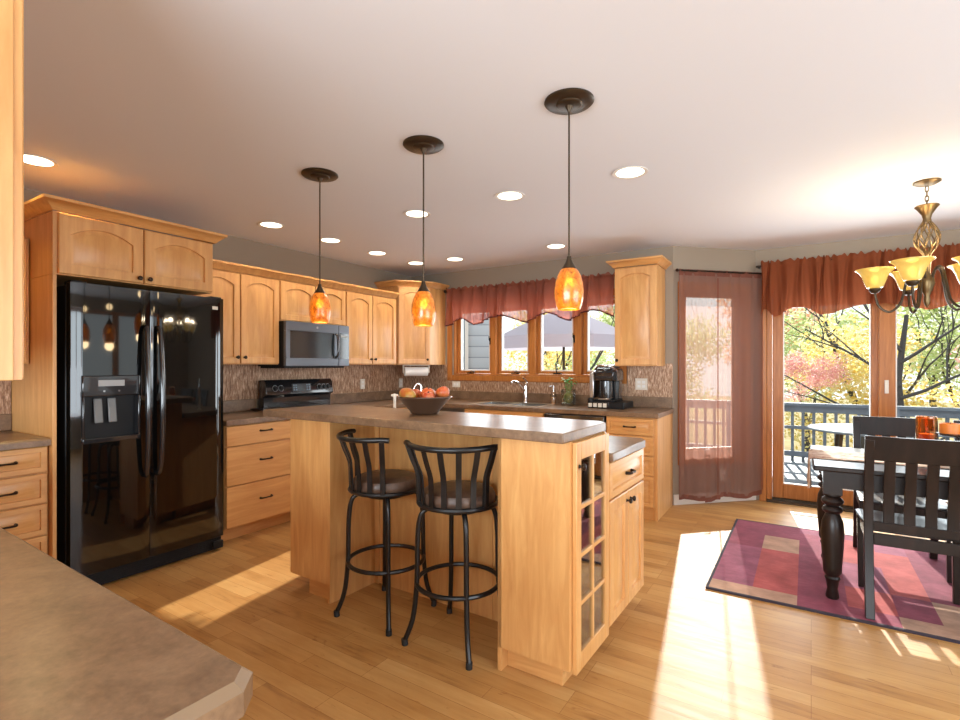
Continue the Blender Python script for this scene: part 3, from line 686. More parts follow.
B(-1.459, -.346, .36, .42, 0, BU-.001).build('back_panel', 'maple', r)
B(-1.459, -1.425, .345, .3595, 0, BU-.001).build('corner_stile', 'maple', r, .001)
B(-.60, -.598, .355, .3597, 0, BU-.001).build('panel_seam', 'maple', r)
# glass door on the right end
z0, z1 = .08, 1.033
gd = MB(); a, b = .022, .408; st = .052
gd.box(.0, .02, a, a+st, z0, z1); gd.box(0, .02, b-st, b, z0, z1); gd.box(0, .02, a+st, b-st, z1-.075, z1); gd.box(0, .02, a+st, b-st, z0, z0+.075)
g = gd.build('glass_door', 'maple', r, .003)
mb = MB(); ym = (a+b)/2; mb.box(.003, .018, ym-.009, ym+.009, z0+.075, z1-.075)
for i in (1, 2, 3):
    zz = z0+.075+(z1-z0-.15)*i/4; mb.box(.003, .018, a+st, ym-.009, zz-.009, zz+.009); mb.box(.003, .018, ym+.009, b-st, zz-.009, zz+.009)
mb.build('muntins', 'maple', g, .002)
B(.007, .010, a+st-.004, b-st+.004, z0+.07, z1-.07).build('pane', 'cabglass', g)
mb = MB(); mb.at((.02, a+.028, z1-.10), ry=pi/2); mb.lathe([(.009, 0), (.006, .004), (.005, .012), (.013, .017), (.015, .022), (.011, .028), (0, .03)], 14); mb.build('knob', 'bronze', g)
# base cupboard of the island
mb = MB(); mb.box(-1.79, -.004, .422, .992, .10, .892); mb.build('base_case', 'maple', r, .002)
B(-1.7, -.075, .425, .925, 0, .099).build('toe_kick', 'maple_flat', r)
def side_front(y0, y1, z0, z1, name, hw, rail, m='maple'):
    o = panel_front(y1-y0, z1-z0, 0, rail).build(name, m, r, angle=25); o.location = (-.003, y0, z0); o.rotation_euler = (0, 0, pi/2)
    if hw[0] == 'knob': knob(o, hw[1]-y0, hw[2]-z0)
    else: pull(o, (y1-y0)/2, (z1-z0)/2, l=.085)
side_front(.43, .988, .71, .885, 'drawer', ('pull',), .035, 'maple_flat')
side_front(.43, .706, .105, .70, 'door', ('knob', .68, .655), .055); side_front(.712, .988, .105, .70, 'door', ('knob', .738, .655), .055)
o = MB().prism([(-2.0, -.065), (.0, -.065), (.0, .42), (-.05, .47), (-1.95, .47), (-2.0, .42)], BU, BT).build('bar_countertop', 'laminate', None, .004)
o.location = IO; o.rotation_euler = (0, 0, IR); tag(o, 'brown laminate raised bar top over the stools', 'countertop')
o = MB().prism([(-1.85, .4215), (.034, .4215), (.034, .955), (-.005, 1.02), (-1.85, 1.02)], CB, CT).build('island_countertop', 'laminate', None, .004)
o.location = IO; o.rotation_euler = (0, 0, IR); tag(o, 'lower brown laminate countertop on the sink side of the island', 'countertop')
ir = Matrix.Translation(IO) @ Matrix.Rotation(IR, 4, 'Z')
# prep faucet on the island
q = Vector((-2.30, 2.80, CT))
r = thing('prep_faucet', 'chrome gooseneck tap rising behind the fruit bowl', 'faucet', q, radians(32))
mb = MB().lathe([(.026, 0), (.026, .01), (.014, .02), (.012, .06)], 16); mb.tube(pt([(0, 0, .05), (0, 0, .22), (.006, 0, .262), (.028, 0, .287), (.05, 0, .275), (.054, 0, .23)], 5), .0065, 10); mb.build('spout', 'chrome', r)
mb = MB(); mb.at((-.135, .0, 0)); mb.lathe([(.022, 0), (.022, .008), (.012, .015), (.011, .19), (.016, .20), (.014, .215), (0, .218)], 14); mb.tube([(-.024, 0, .205), (.024, 0, .207)], [.008, .007], 8); mb.build('lever_handle', 'plate', r)

# ------------------------------------------------------------------ bar stools
def stool(label, x, y, back_ang):
    r = thing('bar_stool', label, 'bar stool', (x, y, 0), back_ang, 'black iron bar stools at the island')
    # back direction is local +x
    a0 = -back_ang+pi/4
    for k in range(4):
        t = a0+k*pi/2; c, s = cos(t), sin(t)
        p = pt([(.10*c, .10*s, .655), (.15*c, .15*s, .652), (.185*c, .185*s, .62), (.20*c, .20*s, .52), (.205*c, .205*s, .29), (.225*c, .225*s, .12), (.268*c, .268*s, .012)], 4)
        lg = MB().tube(p, .0125, 10).build('leg', 'iron', r); MB().cyl((.262*c, .262*s, .0), (.265*c, .265*s, .03), .0155, n=12).build('foot_cap', 'rubber', lg)
    MB().tube([(.205*cos(2*pi*i/40), .205*sin(2*pi*i/40), .288) for i in range(40)], .0115, 8, True).build('foot_ring', 'iron', r)
    mb = MB().lathe([(.0, .64), (.11, .64), (.12, .652), (.12, .668), (0, .668)], 24); mb.build('swivel_plate', 'iron', r)
    mb = MB().tube([(.195*cos(2*pi*i/40), .195*sin(2*pi*i/40), .682) for i in range(40)], .012, 8, True); mb.build('seat_frame', 'iron', r)
    MB().lathe([(0, .670), (.17, .670), (.183, .69), (.186, .715), (.175, .738), (.14, .752), (.07, .757), (0, .758)], 32).build('seat_cushion', 'leather', r)
    sp = radians(60); n = 6; rt = .243; rs = .195
    arc = [(rt*cos(-sp*1.12+2.24*sp*i/24)+.01, rt*sin(-sp*1.12+2.24*sp*i/24), .970+.006*(abs(i/12-1)**2)) for i in range(25)]
    arc[0] = (arc[0][0]-.01, arc[0][1]*1.06, arc[0][2]-.004); arc[-1] = (arc[-1][0]-.01, arc[-1][1]*1.06, arc[-1][2]-.004)
    MB().tube(arc, .014, 10).build('top_rail', 'iron', r)
    for i in range(n+1):
        t = -sp+2*sp*i/n; c, s = cos(t), sin(t); mb = MB(); w = .0135 if 0 < i < n else .013; th = .003 if 0 < i < n else .010
        prof = [(.196, .685), (.178+.02, .75), (.203, .83), (.230, .90), (.252, .966)]
        ls = []
        for (q, z) in pt([(a, 0, b) for a, b in prof], 3) and [(v.x, v.z) for v in pt([(a, 0, b) for a, b in prof], 3)]:
            ls.append([((q+u)*c-v*s, (q+u)*s+v*c, z) for u, v in ((-th, -w), (th, -w), (th, w), (-th, w))])
        mb.loops(ls); mb.build('back_slat' if 0 < i < n else 'back_post', 'iron', r, .002 if th > .005 else 0)
    return r
stool('left black bar stool with brown seat, its back turned to the refrigerator', -1.926, 2.109, radians(247))
stool('right black bar stool with brown seat, tucked against the glass-door pillar', -1.43, 2.085, radians(285))

# ------------------------------------------------------------------ fruit bowl and fruit
bx, by = -1.792, 2.277
r = thing('fruit_bowl', 'flared dark brown stoneware bowl of fruit on the raised bar', 'bowl', (bx, by, BT+.001))
MB().lathe([(0, 0), (.072, 0), (.078, .006), (.088, .02), (.150, .088), (.158, .092), (.156, .098), (.148, .097), (.083, .026), (.07, .014), (0, .012)], 40).build('bowl_body', 'ceramic', r)
def fruit(kind, label, dx, dy, dz, s, m, rx=0, rz=0):
    r = thing(kind, label, kind, (bx+dx, by+dy, BT+dz), 0, 'fruit in the brown bowl'); r.rotation_euler = (rx, 0, rz)
    mb = MB()
    if kind == 'mango': mb.ball((0, 0, 0), s*.85, s*1.25, s*.85, 20, 14)
    else: mb.lathe([(0, -s*.80), (s*.35, -s*.86), (s*.75, -s*.6), (s*.98, -s*.05), (s*.97, s*.25), (s*.78, s*.66), (s*.4, s*.86), (s*.12, s*.78), (0, s*.66)], 22)
    mb.build('flesh', m, r)
    mb = MB().tube([(0, 0, s*.66), (.003, 0, s*.86), (.008, 0, s*1.0)], .0025, 6) if kind != 'mango' else MB().cyl((0, s*1.2, 0), (0, s*1.32, 0), .004)
    mb.build('stem', 'bark', r)
cr = lambda a, b: (a*cos(radians(32))-b*sin(radians(32)), a*sin(radians(32))+b*cos(radians(32)))
for kind, lab, a, b, z, s, m, rx, rz in (
    ('mango', 'large red and green mango at the left of the bowl', -.092, -.035, .105, .048, 'mango', .25, 1.3),
    ('apple', 'small red apple at the front of the bowl', .028, -.082, .094, .036, 'apple', .3, .4),
    ('peach', 'orange peach in the middle of the bowl, behind the small apple', .018, .0, .106, .043, 'peach', .2, 1),
    ('peach', 'orange peach at the right edge of the bowl', .104, -.006, .116, .040, 'peach', -.4, 2),
    ('apple', 'red apple in the bowl behind the middle peach', .03, .085, .098, .036, 'apple', .2, 2),
    ('peach', 'peach at the back of the bowl behind the mango', -.062, .062, .100, .040, 'peach', .1, 3)):
    dx, dy = cr(a, b); fruit(kind, lab, dx, dy, z, s, m, rx, rz)

# ------------------------------------------------------------------ sink, tap, things on the back counter
r = thing('sink', 'double-bowl sink set in the counter under the window', 'sink', (0, 0, 0))
x0, x1, y0, y1 = SK; xm = (x0+x1)/2
mb = MB(); zt = CT+.006
for a, b, c, d in ((x0-.02, x1+.02, y0-.02, y0+.02), (x0-.02, x1+.02, y1-.02, y1+.03), (x0-.02, x0+.02, y0+.02, y1-.02), (x1-.02, x1+.02, y0+.02, y1-.02), (xm-.02, xm+.02, y0+.02, y1-.02)): mb.box(a, b, c, d, CT+.0005, zt)
mb.build('rim', 'ceramiclight', r, .003)
for a, b in ((x0+.02, xm-.02), (xm+.02, x1-.02)):
    mb = MB(); c, d = y0+.02, y1-.02; zb = CT-.17
    mb.box(a-.004, a, c, d, zb, CT); mb.box(b, b+.004, c, d, zb, CT); mb.box(a, b, c-.004, c, zb, CT); mb.box(a, b, d, d+.004, zb, CT); mb.box(a, b, c, d, zb-.004, zb)
    o = mb.build('basin', 'steel', r); MB().lathe([(0, 0), (.04, 0), (.042, .004), (.03, .003), (0, .002)], 20, ((a+b)/2, (c+d)/2, zb+.0005)).build('drain', 'chrome', o)
r = thing('kitchen_faucet', 'chrome single-lever faucet behind the double sink', 'faucet', (-2.59, 5.105, CT+.0005))
mb = MB().lathe([(.03, 0), (.03, .012), (.022, .03), (.024, .13), (.022, .19), (0, .20)], 20); mb.build('body', 'chrome', r)
mb = MB().tube(pt([(0, -.01, .13), (-.03, -.09, .215), (-.055, -.16, .24), (-.07, -.205, .225)], 5), [.014]*15+[.016], 10); mb.build('spout', 'chrome', r)
mb = MB().tube(pt([(0, 0, .195), (.01, .02, .235), (-.01, -.05, .285)], 4), .011, 10); mb.build('lever', 'chrome', r)
r = thing('soap_dispenser', 'clear soap pump bottle with amber soap beside the faucet', 'soap dispenser', (-2.245, 5.085, CT+.001))
MB().lathe([(0, 0), (.03, 0), (.032, .005), (.032, .10), (.02, .12), (.015, .135), (.015, .14), (0, .14)], 20).build('bottle', 'clearglass', r)
MB().lathe([(0, .004), (.027, .004), (.028, .075), (0, .075)], 18).build('soap', 'soap', r)
mb = MB().lathe([(.016, .141), (.016, .158), (.006, .16), (.006, .185), (.016, .19), (.016, .197), (0, .198)], 14); mb.tube([(0, 0, .192), (-.03, -.02, .19), (-.036, -.024, .182)], .005, 8); mb.build('pump', 'chrome', r)
r = thing('plant_jar', 'square glass jar of green cuttings with sprouting leaves', 'plant jar', (-2.055, 5.045, CT+.001), .15)
def sq(w, z): return [(-w, -w, z), (w, -w, z), (w, w, z), (-w, w, z)]
MB().loops([sq(.062, 0), sq(.064, .01), sq(.064, .165), sq(.060, .165), sq(.060, .012)]).build('jar', 'clearglass', r, .004)
MB().ball((0, 0, .075), .054, .054, .062, 16, 10).build('greenery', 'moss', r)
mb = MB()
for i in range(30):
    t = random.uniform(0, 2*pi); q = random.uniform(.01, .058); z = random.uniform(.175, .285); e = random.uniform(-.6, .7); s = random.uniform(.02, .034)
    mb.at((q*cos(t), q*sin(t), z), t, 0, e); mb.add([(0, 0, 0), (s, -s*.6, .004), (2*s, 0, -.004), (s, s*.6, .004), (s, 0, .008)], [(0, 1, 4), (1, 2, 4), (2, 3, 4), (3, 0, 4)])
mb.at()
for i in range(7): t = i*.9; mb.tube([(0.01*cos(t), .01*sin(t), .08), (.035*cos(t), .035*sin(t), .24)], .002, 5)
mb.build('foliage', 'leaf', r)
# coffee maker on its pod drawer
r = thing('pod_drawer', 'low black pod drawer stand under the coffee maker', 'pod drawer', (-1.60, 4.80, CT+.001))
B(-.155, .20, 0, .33, 0, .062).build('stand', 'blackmatte', r, .006)
f = B(-.15, .055, -.012, -.0005, .006, .058).build('drawer_front', 'black', r, .003)
for i in range(4): B(-.142+i*.048, -.106+i*.048, -.0135, -.012, .012, .05).build('pod_label', 'plate', f)
r = thing('coffee_maker', 'black and chrome single-cup coffee maker below the right wall cabinet', 'coffee maker', (-1.60, 4.815, CT+.0635))
mb = MB(); mb.prism([(-.115+.02*(0), .0), (.0, -.012), (.10, .0), (.115, .12), (.10, .29), (-.10, .29), (-.125, .12)], 0, .022); mb.build('base', 'blackmatte', r, .008)
def rr(hx, y0, y1, z, c=.03):
    return [(-hx+c, y0, z), (hx-c, y0, z), (hx, y0+c, z), (hx, y1-c, z), (hx-c, y1, z), (-hx+c, y1, z), (-hx, y1-c, z), (-hx, y0+c, z)]
MB().loops([rr(.10, .13, .29, .022), rr(.105, .13, .29, .20), rr(.115, .02, .29, .205), rr(.118, .01, .29, .29), rr(.105, .03, .28, .325)]).build('housing', 'black', r, .006)
MB().lathe([(.0, .03), (.062, .03), (.064, .10), (.062, .20), (0, .20)], 24, (0, .075, 0)).build('brew_column', 'black', r)
MB().tube(pt([(-.11, .07, .30), (-.06, .0, .345), (.0, -.02, .352), (.06, .0, .345), (.11, .07, .30)], 5), .013, 10).build('handle', 'chrome', r)
MB().loops([rr(.09, .04, .26, .326), rr(.085, .05, .25, .352), rr(.05, .09, .22, .362)]).build('lid', 'slate', r, .004)
B(-.165, -.119, .06, .27, .03, .285).build('water_tank', 'steel', r, .01)
B(-.055, .055, -.005, .06, .0225, .034).build('drip_tray', 'steel', r, .003)
MB().at((-.125, -.01, .0)).lathe([(0, 0.0), (.03, .0), (.032, .02), (.025, .035), (0, .038)], 16).build('side_dial', 'blackmatte', r)
# paper towels under the corner cabinet
rz_ = rzc
r = thing('paper_towel_holder', 'paper towel roll on a holder under the corner wall cabinet', 'paper towel holder', (-3.90, 4.79, 1.28), rzc)
MB().cyl((-.14, 0, 0), (.14, 0, 0), .055, n=28).build('roll', 'paper', r)
mb = MB(); mb.box(-.160, -.150, -.03, .03, -.02, .079); mb.box(.150, .160, -.03, .03, -.02, .079); mb.box(-.16, .16, -.03, .03, .070, .079); mb.cyl((-.15, 0, 0), (.15, 0, 0), .012); mb.build('bracket', 'plate', r, .003)
# outlets
def outlet(label, loc, rz, w=.072, h=.115, n=1, kind='outlet'):
    r = thing('wall_outlet' if kind == 'outlet' else 'light_switch', label, kind, loc, rz)
    B(-w/2, w/2, -.007, -.0005, -h/2, h/2).build('cover_plate', 'plate', r, .003)
    horiz = w > h and n == 1
    for i in range(n):
        cx = (i-(n-1)/2)*.046
        for s in (-1, 1):
            if horiz: mb = B(s*.02-.014, s*.02+.014, -.0095, -.007, -.016, .016)
            else: mb = B(cx-.016, cx+.016, -.0095, -.007, s*.02-.014, s*.02+.014)
            mb.build('receptacle', 'paper', r, .002)
outlet('single ivory outlet on the backsplash right of the range', (LX+.0125, 4.288, 1.137), H90)
outlet('single ivory outlet below the paper towels in the corner', (LX+.0125, 4.96, 1.13), H90)
outlet('sideways ivory outlet under the left end of the sink window', (-3.572, BY-.0125, 1.12), 0, .115, .072)
outlet('double ivory outlet plate right of the coffee maker', (-1.33, BY-.0125, 1.165), 0, .118, .115, 2)
q = Matrix.Translation((C1[0], C1[1], 0)) @ Matrix.Rotation(rzb, 4, 'Z') @ Vector((.54, -.001, .265))
outlet('ivory outlet low on the angled wall behind the sheer curtain', q, rzb)

# ------------------------------------------------------------------ curtains
def gather(mb, x0, x1, ztop, zbot, y, amp, waves, nu=220, nv=14, head=False):
    def fn(u, v):
        if head: v = v**1.3
        x = x0+(x1-x0)*u; zb = zbot(x); z = ztop(x)+(zb-ztop(x))*v; q = 2*pi*waves*u+1.6*sin(2*pi*waves*.21*u)
        w = sin(q)+.45*sin(2*q+.6)+.55*sin(q*.43+1.1)
        k = .6+.4*v
        if head: k = .5 if v < .07 else (.28 if v < .13 else .45+.55*v)
        return (x+(.012*sin(q*.5+3*v) if head else .003*sin(q)), y-amp*k*w, z+((.010*sin(q*1.9)+.006*sin(q*3.1)) if head and v < .06 else 0))
    return mb.grid(fn, nu, nv)
def scallop(nodes, zd, zp):
    def f(x):
        for a, b in zip(nodes, nodes[1:]):
            if a <= x <= b or (x < nodes[0]) or (x > nodes[-1] and b == nodes[-1]):
                t = min(1, max(0, (x-a)/(b-a))); return zd+(zp-zd)*(sin(pi*t)**2)**.75
        return zd
    return f
r = thing('curtain_valance', 'rust scalloped valance with dark hem over the sink window', 'valance', (0, 0, 0))
sc = scallop([-3.62, -3.25, -2.56, -2.07, -1.53], 1.835, 1.925)
gather(MB(), -3.645, -1.575, lambda x: 2.285, sc, BY-.115, .032, 17, nu=420, nv=22, head=True).build('cloth', 'valance_thin', r)
gather(MB(), -3.645, -1.575, lambda x: sc(x)+.008, lambda x: sc(x)-.010, BY-.117, .032, 17, nu=420, nv=2).build('hem', 'hem', r)
rr_ = MB().cyl((-3.69, BY-.075, 2.262), (-1.58, BY-.075, 2.262), .009, n=10); rr_.ball((-3.695, BY-.075, 2.262), .02); rr_.box(-3.682, -3.668, BY-.08, BY-.001, 2.255, 2.27)
tag(rr_.build('curtain_rod', 'bronze'), 'thin dark curtain rod over the sink window', 'curtain rod')
r = thing('curtain_valance', 'rust gathered valance over the sliding glass door', 'valance', (0, 0, 0))
sd = scallop([-.32, -.21, .20, .95, 1.55, 1.80], 1.825, 1.905)
gather(MB(), -.315, 1.78, lambda x: 2.365, sd, DY-.115, .028, 20, nu=440, nv=22, head=True).build('cloth', 'valance', r)
rr_ = MB().cyl((-.36, DY-.085, 2.33), (1.80, DY-.085, 2.33), .010, n=10); rr_.box(-.345, -.330, DY-.09, DY-.001, 2.32, 2.34); rr_.box(1.77, 1.785, DY-.09, DY-.001, 2.32, 2.34)
tag(rr_.build('curtain_rod', 'bronze'), 'dark curtain rod over the sliding glass door', 'curtain rod')
r = thing('sheer_curtain', 'rose-brown floor-length sheer over the narrow angled window', 'curtain', (C1[0], C1[1], 0), rzb)
bot = lambda x: .072-.03*sin((x-.05)*7)**2-(.02 if .30 < x < .46 else 0)
gather(MB(), .012, .94, lambda x: 2.27, bot, -.07, .006, 9, nu=140, nv=24).build('cloth', 'sheer', r)
gather(MB(), .012, .94, lambda x: bot(x)+.045, lambda x: bot(x)-.001, -.072, .006, 9, nu=140, nv=2).build('hem', 'sheerhem', r)
gather(MB(), .012, .94, lambda x: 2.275, lambda x: 2.215, -.072, .006, 9, nu=140, nv=2).build('rod_pocket', 'sheerhem', r)
for i, (a, b) in enumerate(((.43, .442), (.012, .019), (.93, .94))): gather(MB(), a, b, lambda x: 2.2, lambda x: bot(x)+.05, -.072, .0, 1, nu=2, nv=12).build('seam', 'sheerhem', r)
rr_ = MB(); rr_.at((C1[0], C1[1], 0), rzb); rr_.cyl((.0, -.07, 2.262), (.955, -.07, 2.262), .009, n=10); rr_.box(.06, .075, -.07, -.001, 2.252, 2.27); rr_.box(.91, .918, -.07, -.001, 2.252, 2.27); rr_.ball((-.004, -.07, 2.262), .016)
tag(rr_.build('curtain_rod', 'bronze'), 'dark curtain rod holding the rose sheer', 'curtain rod')

# ------------------------------------------------------------------ ceiling lights
def light(name, kind, loc, power, col, parent=None, size=.03, spot=None):
    l = bpy.data.lights.new(name, kind); l.energy = power; l.color = col; l.shadow_soft_size = size
    if spot: l.spot_size = radians(spot); l.spot_blend = .6
    o = bpy.data.objects.new(name, l); COL.objects.link(o); o.location = loc
    if parent is not None: o.parent = parent
    return o
DL = [(-3.654, 1.11, 'above the refrigerator'), (-3.68, 2.65, 'just right of the refrigerator on the range-wall row'), (-3.67, 3.265, 'above the microwave'), (-3.68, 3.893, 'right of the microwave on the range-wall row'), (-2.469, 3.044, 'behind the left pendant, in the row behind the pendants'),
      (-3.669, 4.506, 'nearest the far corner cabinet'), (-3.172, 4.562, 'above the left end of the sink window'), (-1.67, 3.058, 'middle of the row behind the pendants'), (-1.996, 4.585, 'above the right end of the sink window'), (-.857, 3.068, 'largest, right of the near pendant')]
first = None
for i, (x, y, lab) in enumerate(DL):
    label = 'white recessed ceiling light, ' + lab
    if first is None:
        first = r = thing('recessed_light', label, 'ceiling light', (x, y, CZ), 0, 'recessed lights in the kitchen ceiling')
        MB().lathe([(.082, -.001), (.098, -.001), (.104, -.004), (.102, -.007), (.082, -.004), (.082, -.001)], 32).build('trim_ring', 'white', r)
        MB().lathe([(0, -.002), (.082, -.002), (.082, -.0035), (0, -.0045)], 32).build('lens', 'lens', r)
    else:
        r = dup(first); r.location = (x, y, CZ); relabel(r, label)
    light('recessed_light_beam', 'SPOT', (x, y, CZ-.012), SPOT_W*(2.6 if i == 0 else 1), (1, .74, .30) if i == 0 else (1, .88, .72), None, .05, 140)
PD = [(-2.46, 2.106, .0, 'far left amber glass pendant nearest the refrigerator'), (-1.666, 2.108, -.052, 'middle amber glass pendant, hung lowest'), (-.853, 2.101, -.015, 'right amber glass pendant nearest the camera')]
firstp = None
for x, y, dz, label in PD:
    if firstp is None:
        firstp = True
    r = thing('pendant_lamp', label, 'pendant lamp', (x, y, 0), 0, 'amber pendants over the island')
    MB().lathe([(0, CZ-.001), (.107, CZ-.001), (.108, CZ-.007), (.100, CZ-.014), (.058, CZ-.017), (.055, CZ-.022), (.05, CZ-.024), (.018, CZ-.026), (.012, CZ-.036), (.006, CZ-.05), (0, CZ-.05)], 36).build('canopy', 'iris', r)
    MB().cyl((0, 0, CZ-.05), (0, 0, 1.842+dz), .0042, n=8).build('stem', 'iris', r)
    MB().lathe([(0, 1.843), (.009, 1.843), (.011, 1.830), (.018, 1.814), (.027, 1.800), (.033, 1.790), (.031, 1.787), (0, 1.787)], 20, (0, 0, dz)).build('socket_cap', 'iris', r)
    sz = lambda P: [(q, 1.610+(z-1.604)*.85) for q, z in P]
    sh = MB().lathe(sz([(.030, 1.815), (.040, 1.803), (.052, 1.775), (.060, 1.74), (.0635, 1.70), (.062, 1.66), (.056, 1.625), (.049, 1.604), (.046, 1.604), (.053, 1.627), (.059, 1.66), (.0605, 1.70), (.057, 1.74), (.049, 1.775), (.037, 1.80), (.028, 1.812)]), 32, (0, 0, dz))
    sh.build('glass_shade', 'amber', r)
    MB().ball((0, 0, 1.725+dz), .020, .020, .026, 14, 10).build('bulb', 'bulb_soft', r)
    light('pendant_lamp_light', 'POINT', (x, y, 1.585+dz), PEND_W, (1, .72, .38), None, .045)
    light('pendant_lamp_uplight', 'POINT', (x, y, 1.95+dz), PEND_W*.3, (1, .72, .38), None, .03)

# chandelier
chx, chy = .685, 4.216
r = thing('chandelier', 'antique brass five-arm chandelier with cream bell shades over the table', 'chandelier', (chx, chy, 0))
MB().lathe([(0, CZ-.001), (.068, CZ-.001), (.07, CZ-.008), (.05, CZ-.02), (.015, CZ-.028), (0, CZ-.028)], 28).build('canopy', 'brass', r)
mb = MB()
for i in range(4):
    z = 2.462-i*.030; a = (i % 2)*pi/2
    mb.tube([(.009*cos(t)*cos(a), .009*cos(t)*sin(a), z+.02*sin(t)) for t in [2*pi*k/14 for k in range(14)]], .003, 6, True)
mb.build('chain', 'brass', r)
MB().lathe([(.0, 2.36), (.058, 2.358), (.062, 2.352), (.048, 2.335), (.026, 2.30), (.020, 2.275), (.024, 2.25), (0, 2.25)], 24).build('flared_cup', 'brass', r)
mb = MB()
for k in range(8):
    for s in (1, -1):
        p = []
        for i in range(17):
            f = i/16; q = .018+.046*sin(pi*min(1, f*1.05))**1.1; t = 2*pi*k/8+s*f*1.5; p.append((q*cos(t), q*sin(t), 2.26-.225*f))
        mb.tube(p, .0038, 6)
mb.build('twisted_cage', 'brass', r)
MB().lathe([(0, 2.04), (.02, 2.04), (.028, 2.02), (.02, 1.99), (.018, 1.93), (.036, 1.90), (.04, 1.87), (.026, 1.82), (.014, 1.79), (.018, 1.765), (.012, 1.735), (0, 1.71)], 24).build('centre_column', 'brass', r)
R32 = radians(32)
for k in range(5):
    a = radians(70+72*k)+R32; c, s = cos(a), sin(a)
    arm_p = pt([(.022*c, .022*s, 1.87), (.05*c, .05*s, 1.955), (.085*c, .085*s, 1.95), (.105*c, .105*s, 1.86), (.13*c, .13*s, 1.75), (.185*c, .185*s, 1.70), (.24*c, .24*s, 1.745), (.26*c, .26*s, 1.835)], 5)
    ar = MB().tube(arm_p, .0075, 8).build('arm', 'iris', r)
    X, Y = .26*c, .26*s
    MB().lathe([(0, 1.785), (.018, 1.785), (.032, 1.802), (.034, 1.812), (.03, 1.818), (0, 1.818)], 18, (X, Y, .043)).build('shade_cup', 'iris', ar)
    MB().lathe([(.030, 1.815), (.044, 1.822), (.056, 1.85), (.068, 1.89), (.086, 1.922), (.107, 1.938), (.108, 1.943), (.104, 1.943), (.083, 1.927), (.064, 1.892), (.052, 1.852), (.040, 1.827), (.028, 1.82)], 30, (X, Y, .043)).build('bell_shade', 'cream', r)
    MB().ball((X, Y, 1.915), .022, .022, .032, 12, 8).build('bulb', 'bulb', r)
    light('chandelier_light', 'POINT', (chx+X, chy+Y, 2.01), CHAND_W, WARM, None, .04)

# ------------------------------------------------------------------ dining set
rg = thing('area_rug', 'red and plum patchwork rug under the dining table', 'rug', (.70, 4.14, 0), radians(-.6))
xs = [-1.155, -.93, -.70, -.46, -.24, -.06, .24, .50, .86, 1.2, 1.55, 1.9]; ys = [-.80, -.655, -.34, .12, .46, .66, .80]
RP = ['TTPPTTPRRTP', 'VRPRPTPPRPT', 'VRPVRPTRPPR', 'PTPRRPPTPRP', 'PPPRVPRRPTP', 'PPVPPRPPVPP']
mb = MB()
for j in range(6):
    for i in range(11):
        mb.cur = 'PRTV'.index(RP[j][i]); mb.add([(xs[i], ys[j], .012), (xs[i+1], ys[j], .012), (xs[i+1], ys[j+1], .012), (xs[i], ys[j+1], .012)], [(0, 1, 2, 3)])
mb.cur = 0; mb.box(-1.155, 1.9, -.80, .80, .001, .0115)
mb.build('pile', ['rug_plum', 'rug_red', 'rug_tan', 'rug_violet'], rg, smooth=False)
mb = MB()
for a, b, c, d in ((-1.17, 1.915, -.815, -.80), (-1.17, 1.915, .80, .815), (-1.17, -1.155, -.80, .80), (1.9, 1.915, -.80, .80)): mb.box(a, b, c, d, .001, .013)
mb.build('binding', 'rugedge', rg)
ZR = .0135
tx0, tx1, ty0, ty1, tz = .07, 2.0, 3.475, 4.37, .78
t = thing('dining_table', 'dark espresso dining table with turned legs', 'table', ((tx0+tx1)/2, (ty0+ty1)/2, 0))
hx, hy = (tx1-tx0)/2, (ty1-ty0)/2
B(-hx, hx, -hy, hy, tz-.028, tz).build('tabletop', 'espresso', t, .008, 3)
mb = MB(); q = .055
for a, b, c, d in ((-hx+q, hx-q, -hy+q, -hy+q+.022), (-hx+q, hx-q, hy-q-.022, hy-q), (-hx+q, -hx+q+.022, -hy+q+.022, hy-q-.022), (hx-q-.022, hx-q, -hy+q+.022, hy-q-.022)): mb.box(a, b, c, d, tz-.128, tz-.029)
mb.build('apron', 'espresso', t, .002)
LEG = [(.030, ZR), (.034, ZR+.01), (.026, .07), (.034, .115), (.040, .13), (.034, .142), (.046, .165), (.047, .20), (.054, .30), (.058, .39), (.052, .455), (.040, .487), (.034, .50), (.046, .51), (.052, .522), (.046, .535), (.032, .545), (.050, .558), (.056, .572), (.050, .586), (.036, .596), (.046, .606), (.046, .615)]
for sx in (-1, 1):
    for sy in (-1, 1):
        x, y = sx*(hx-.095), sy*(hy-.095); mb = MB().lathe(LEG, 24, (x, y, 0)); mb.box(x-.046, x+.046, y-.046, y+.046, .615, tz-.029); mb.build('leg', 'espresso', t)
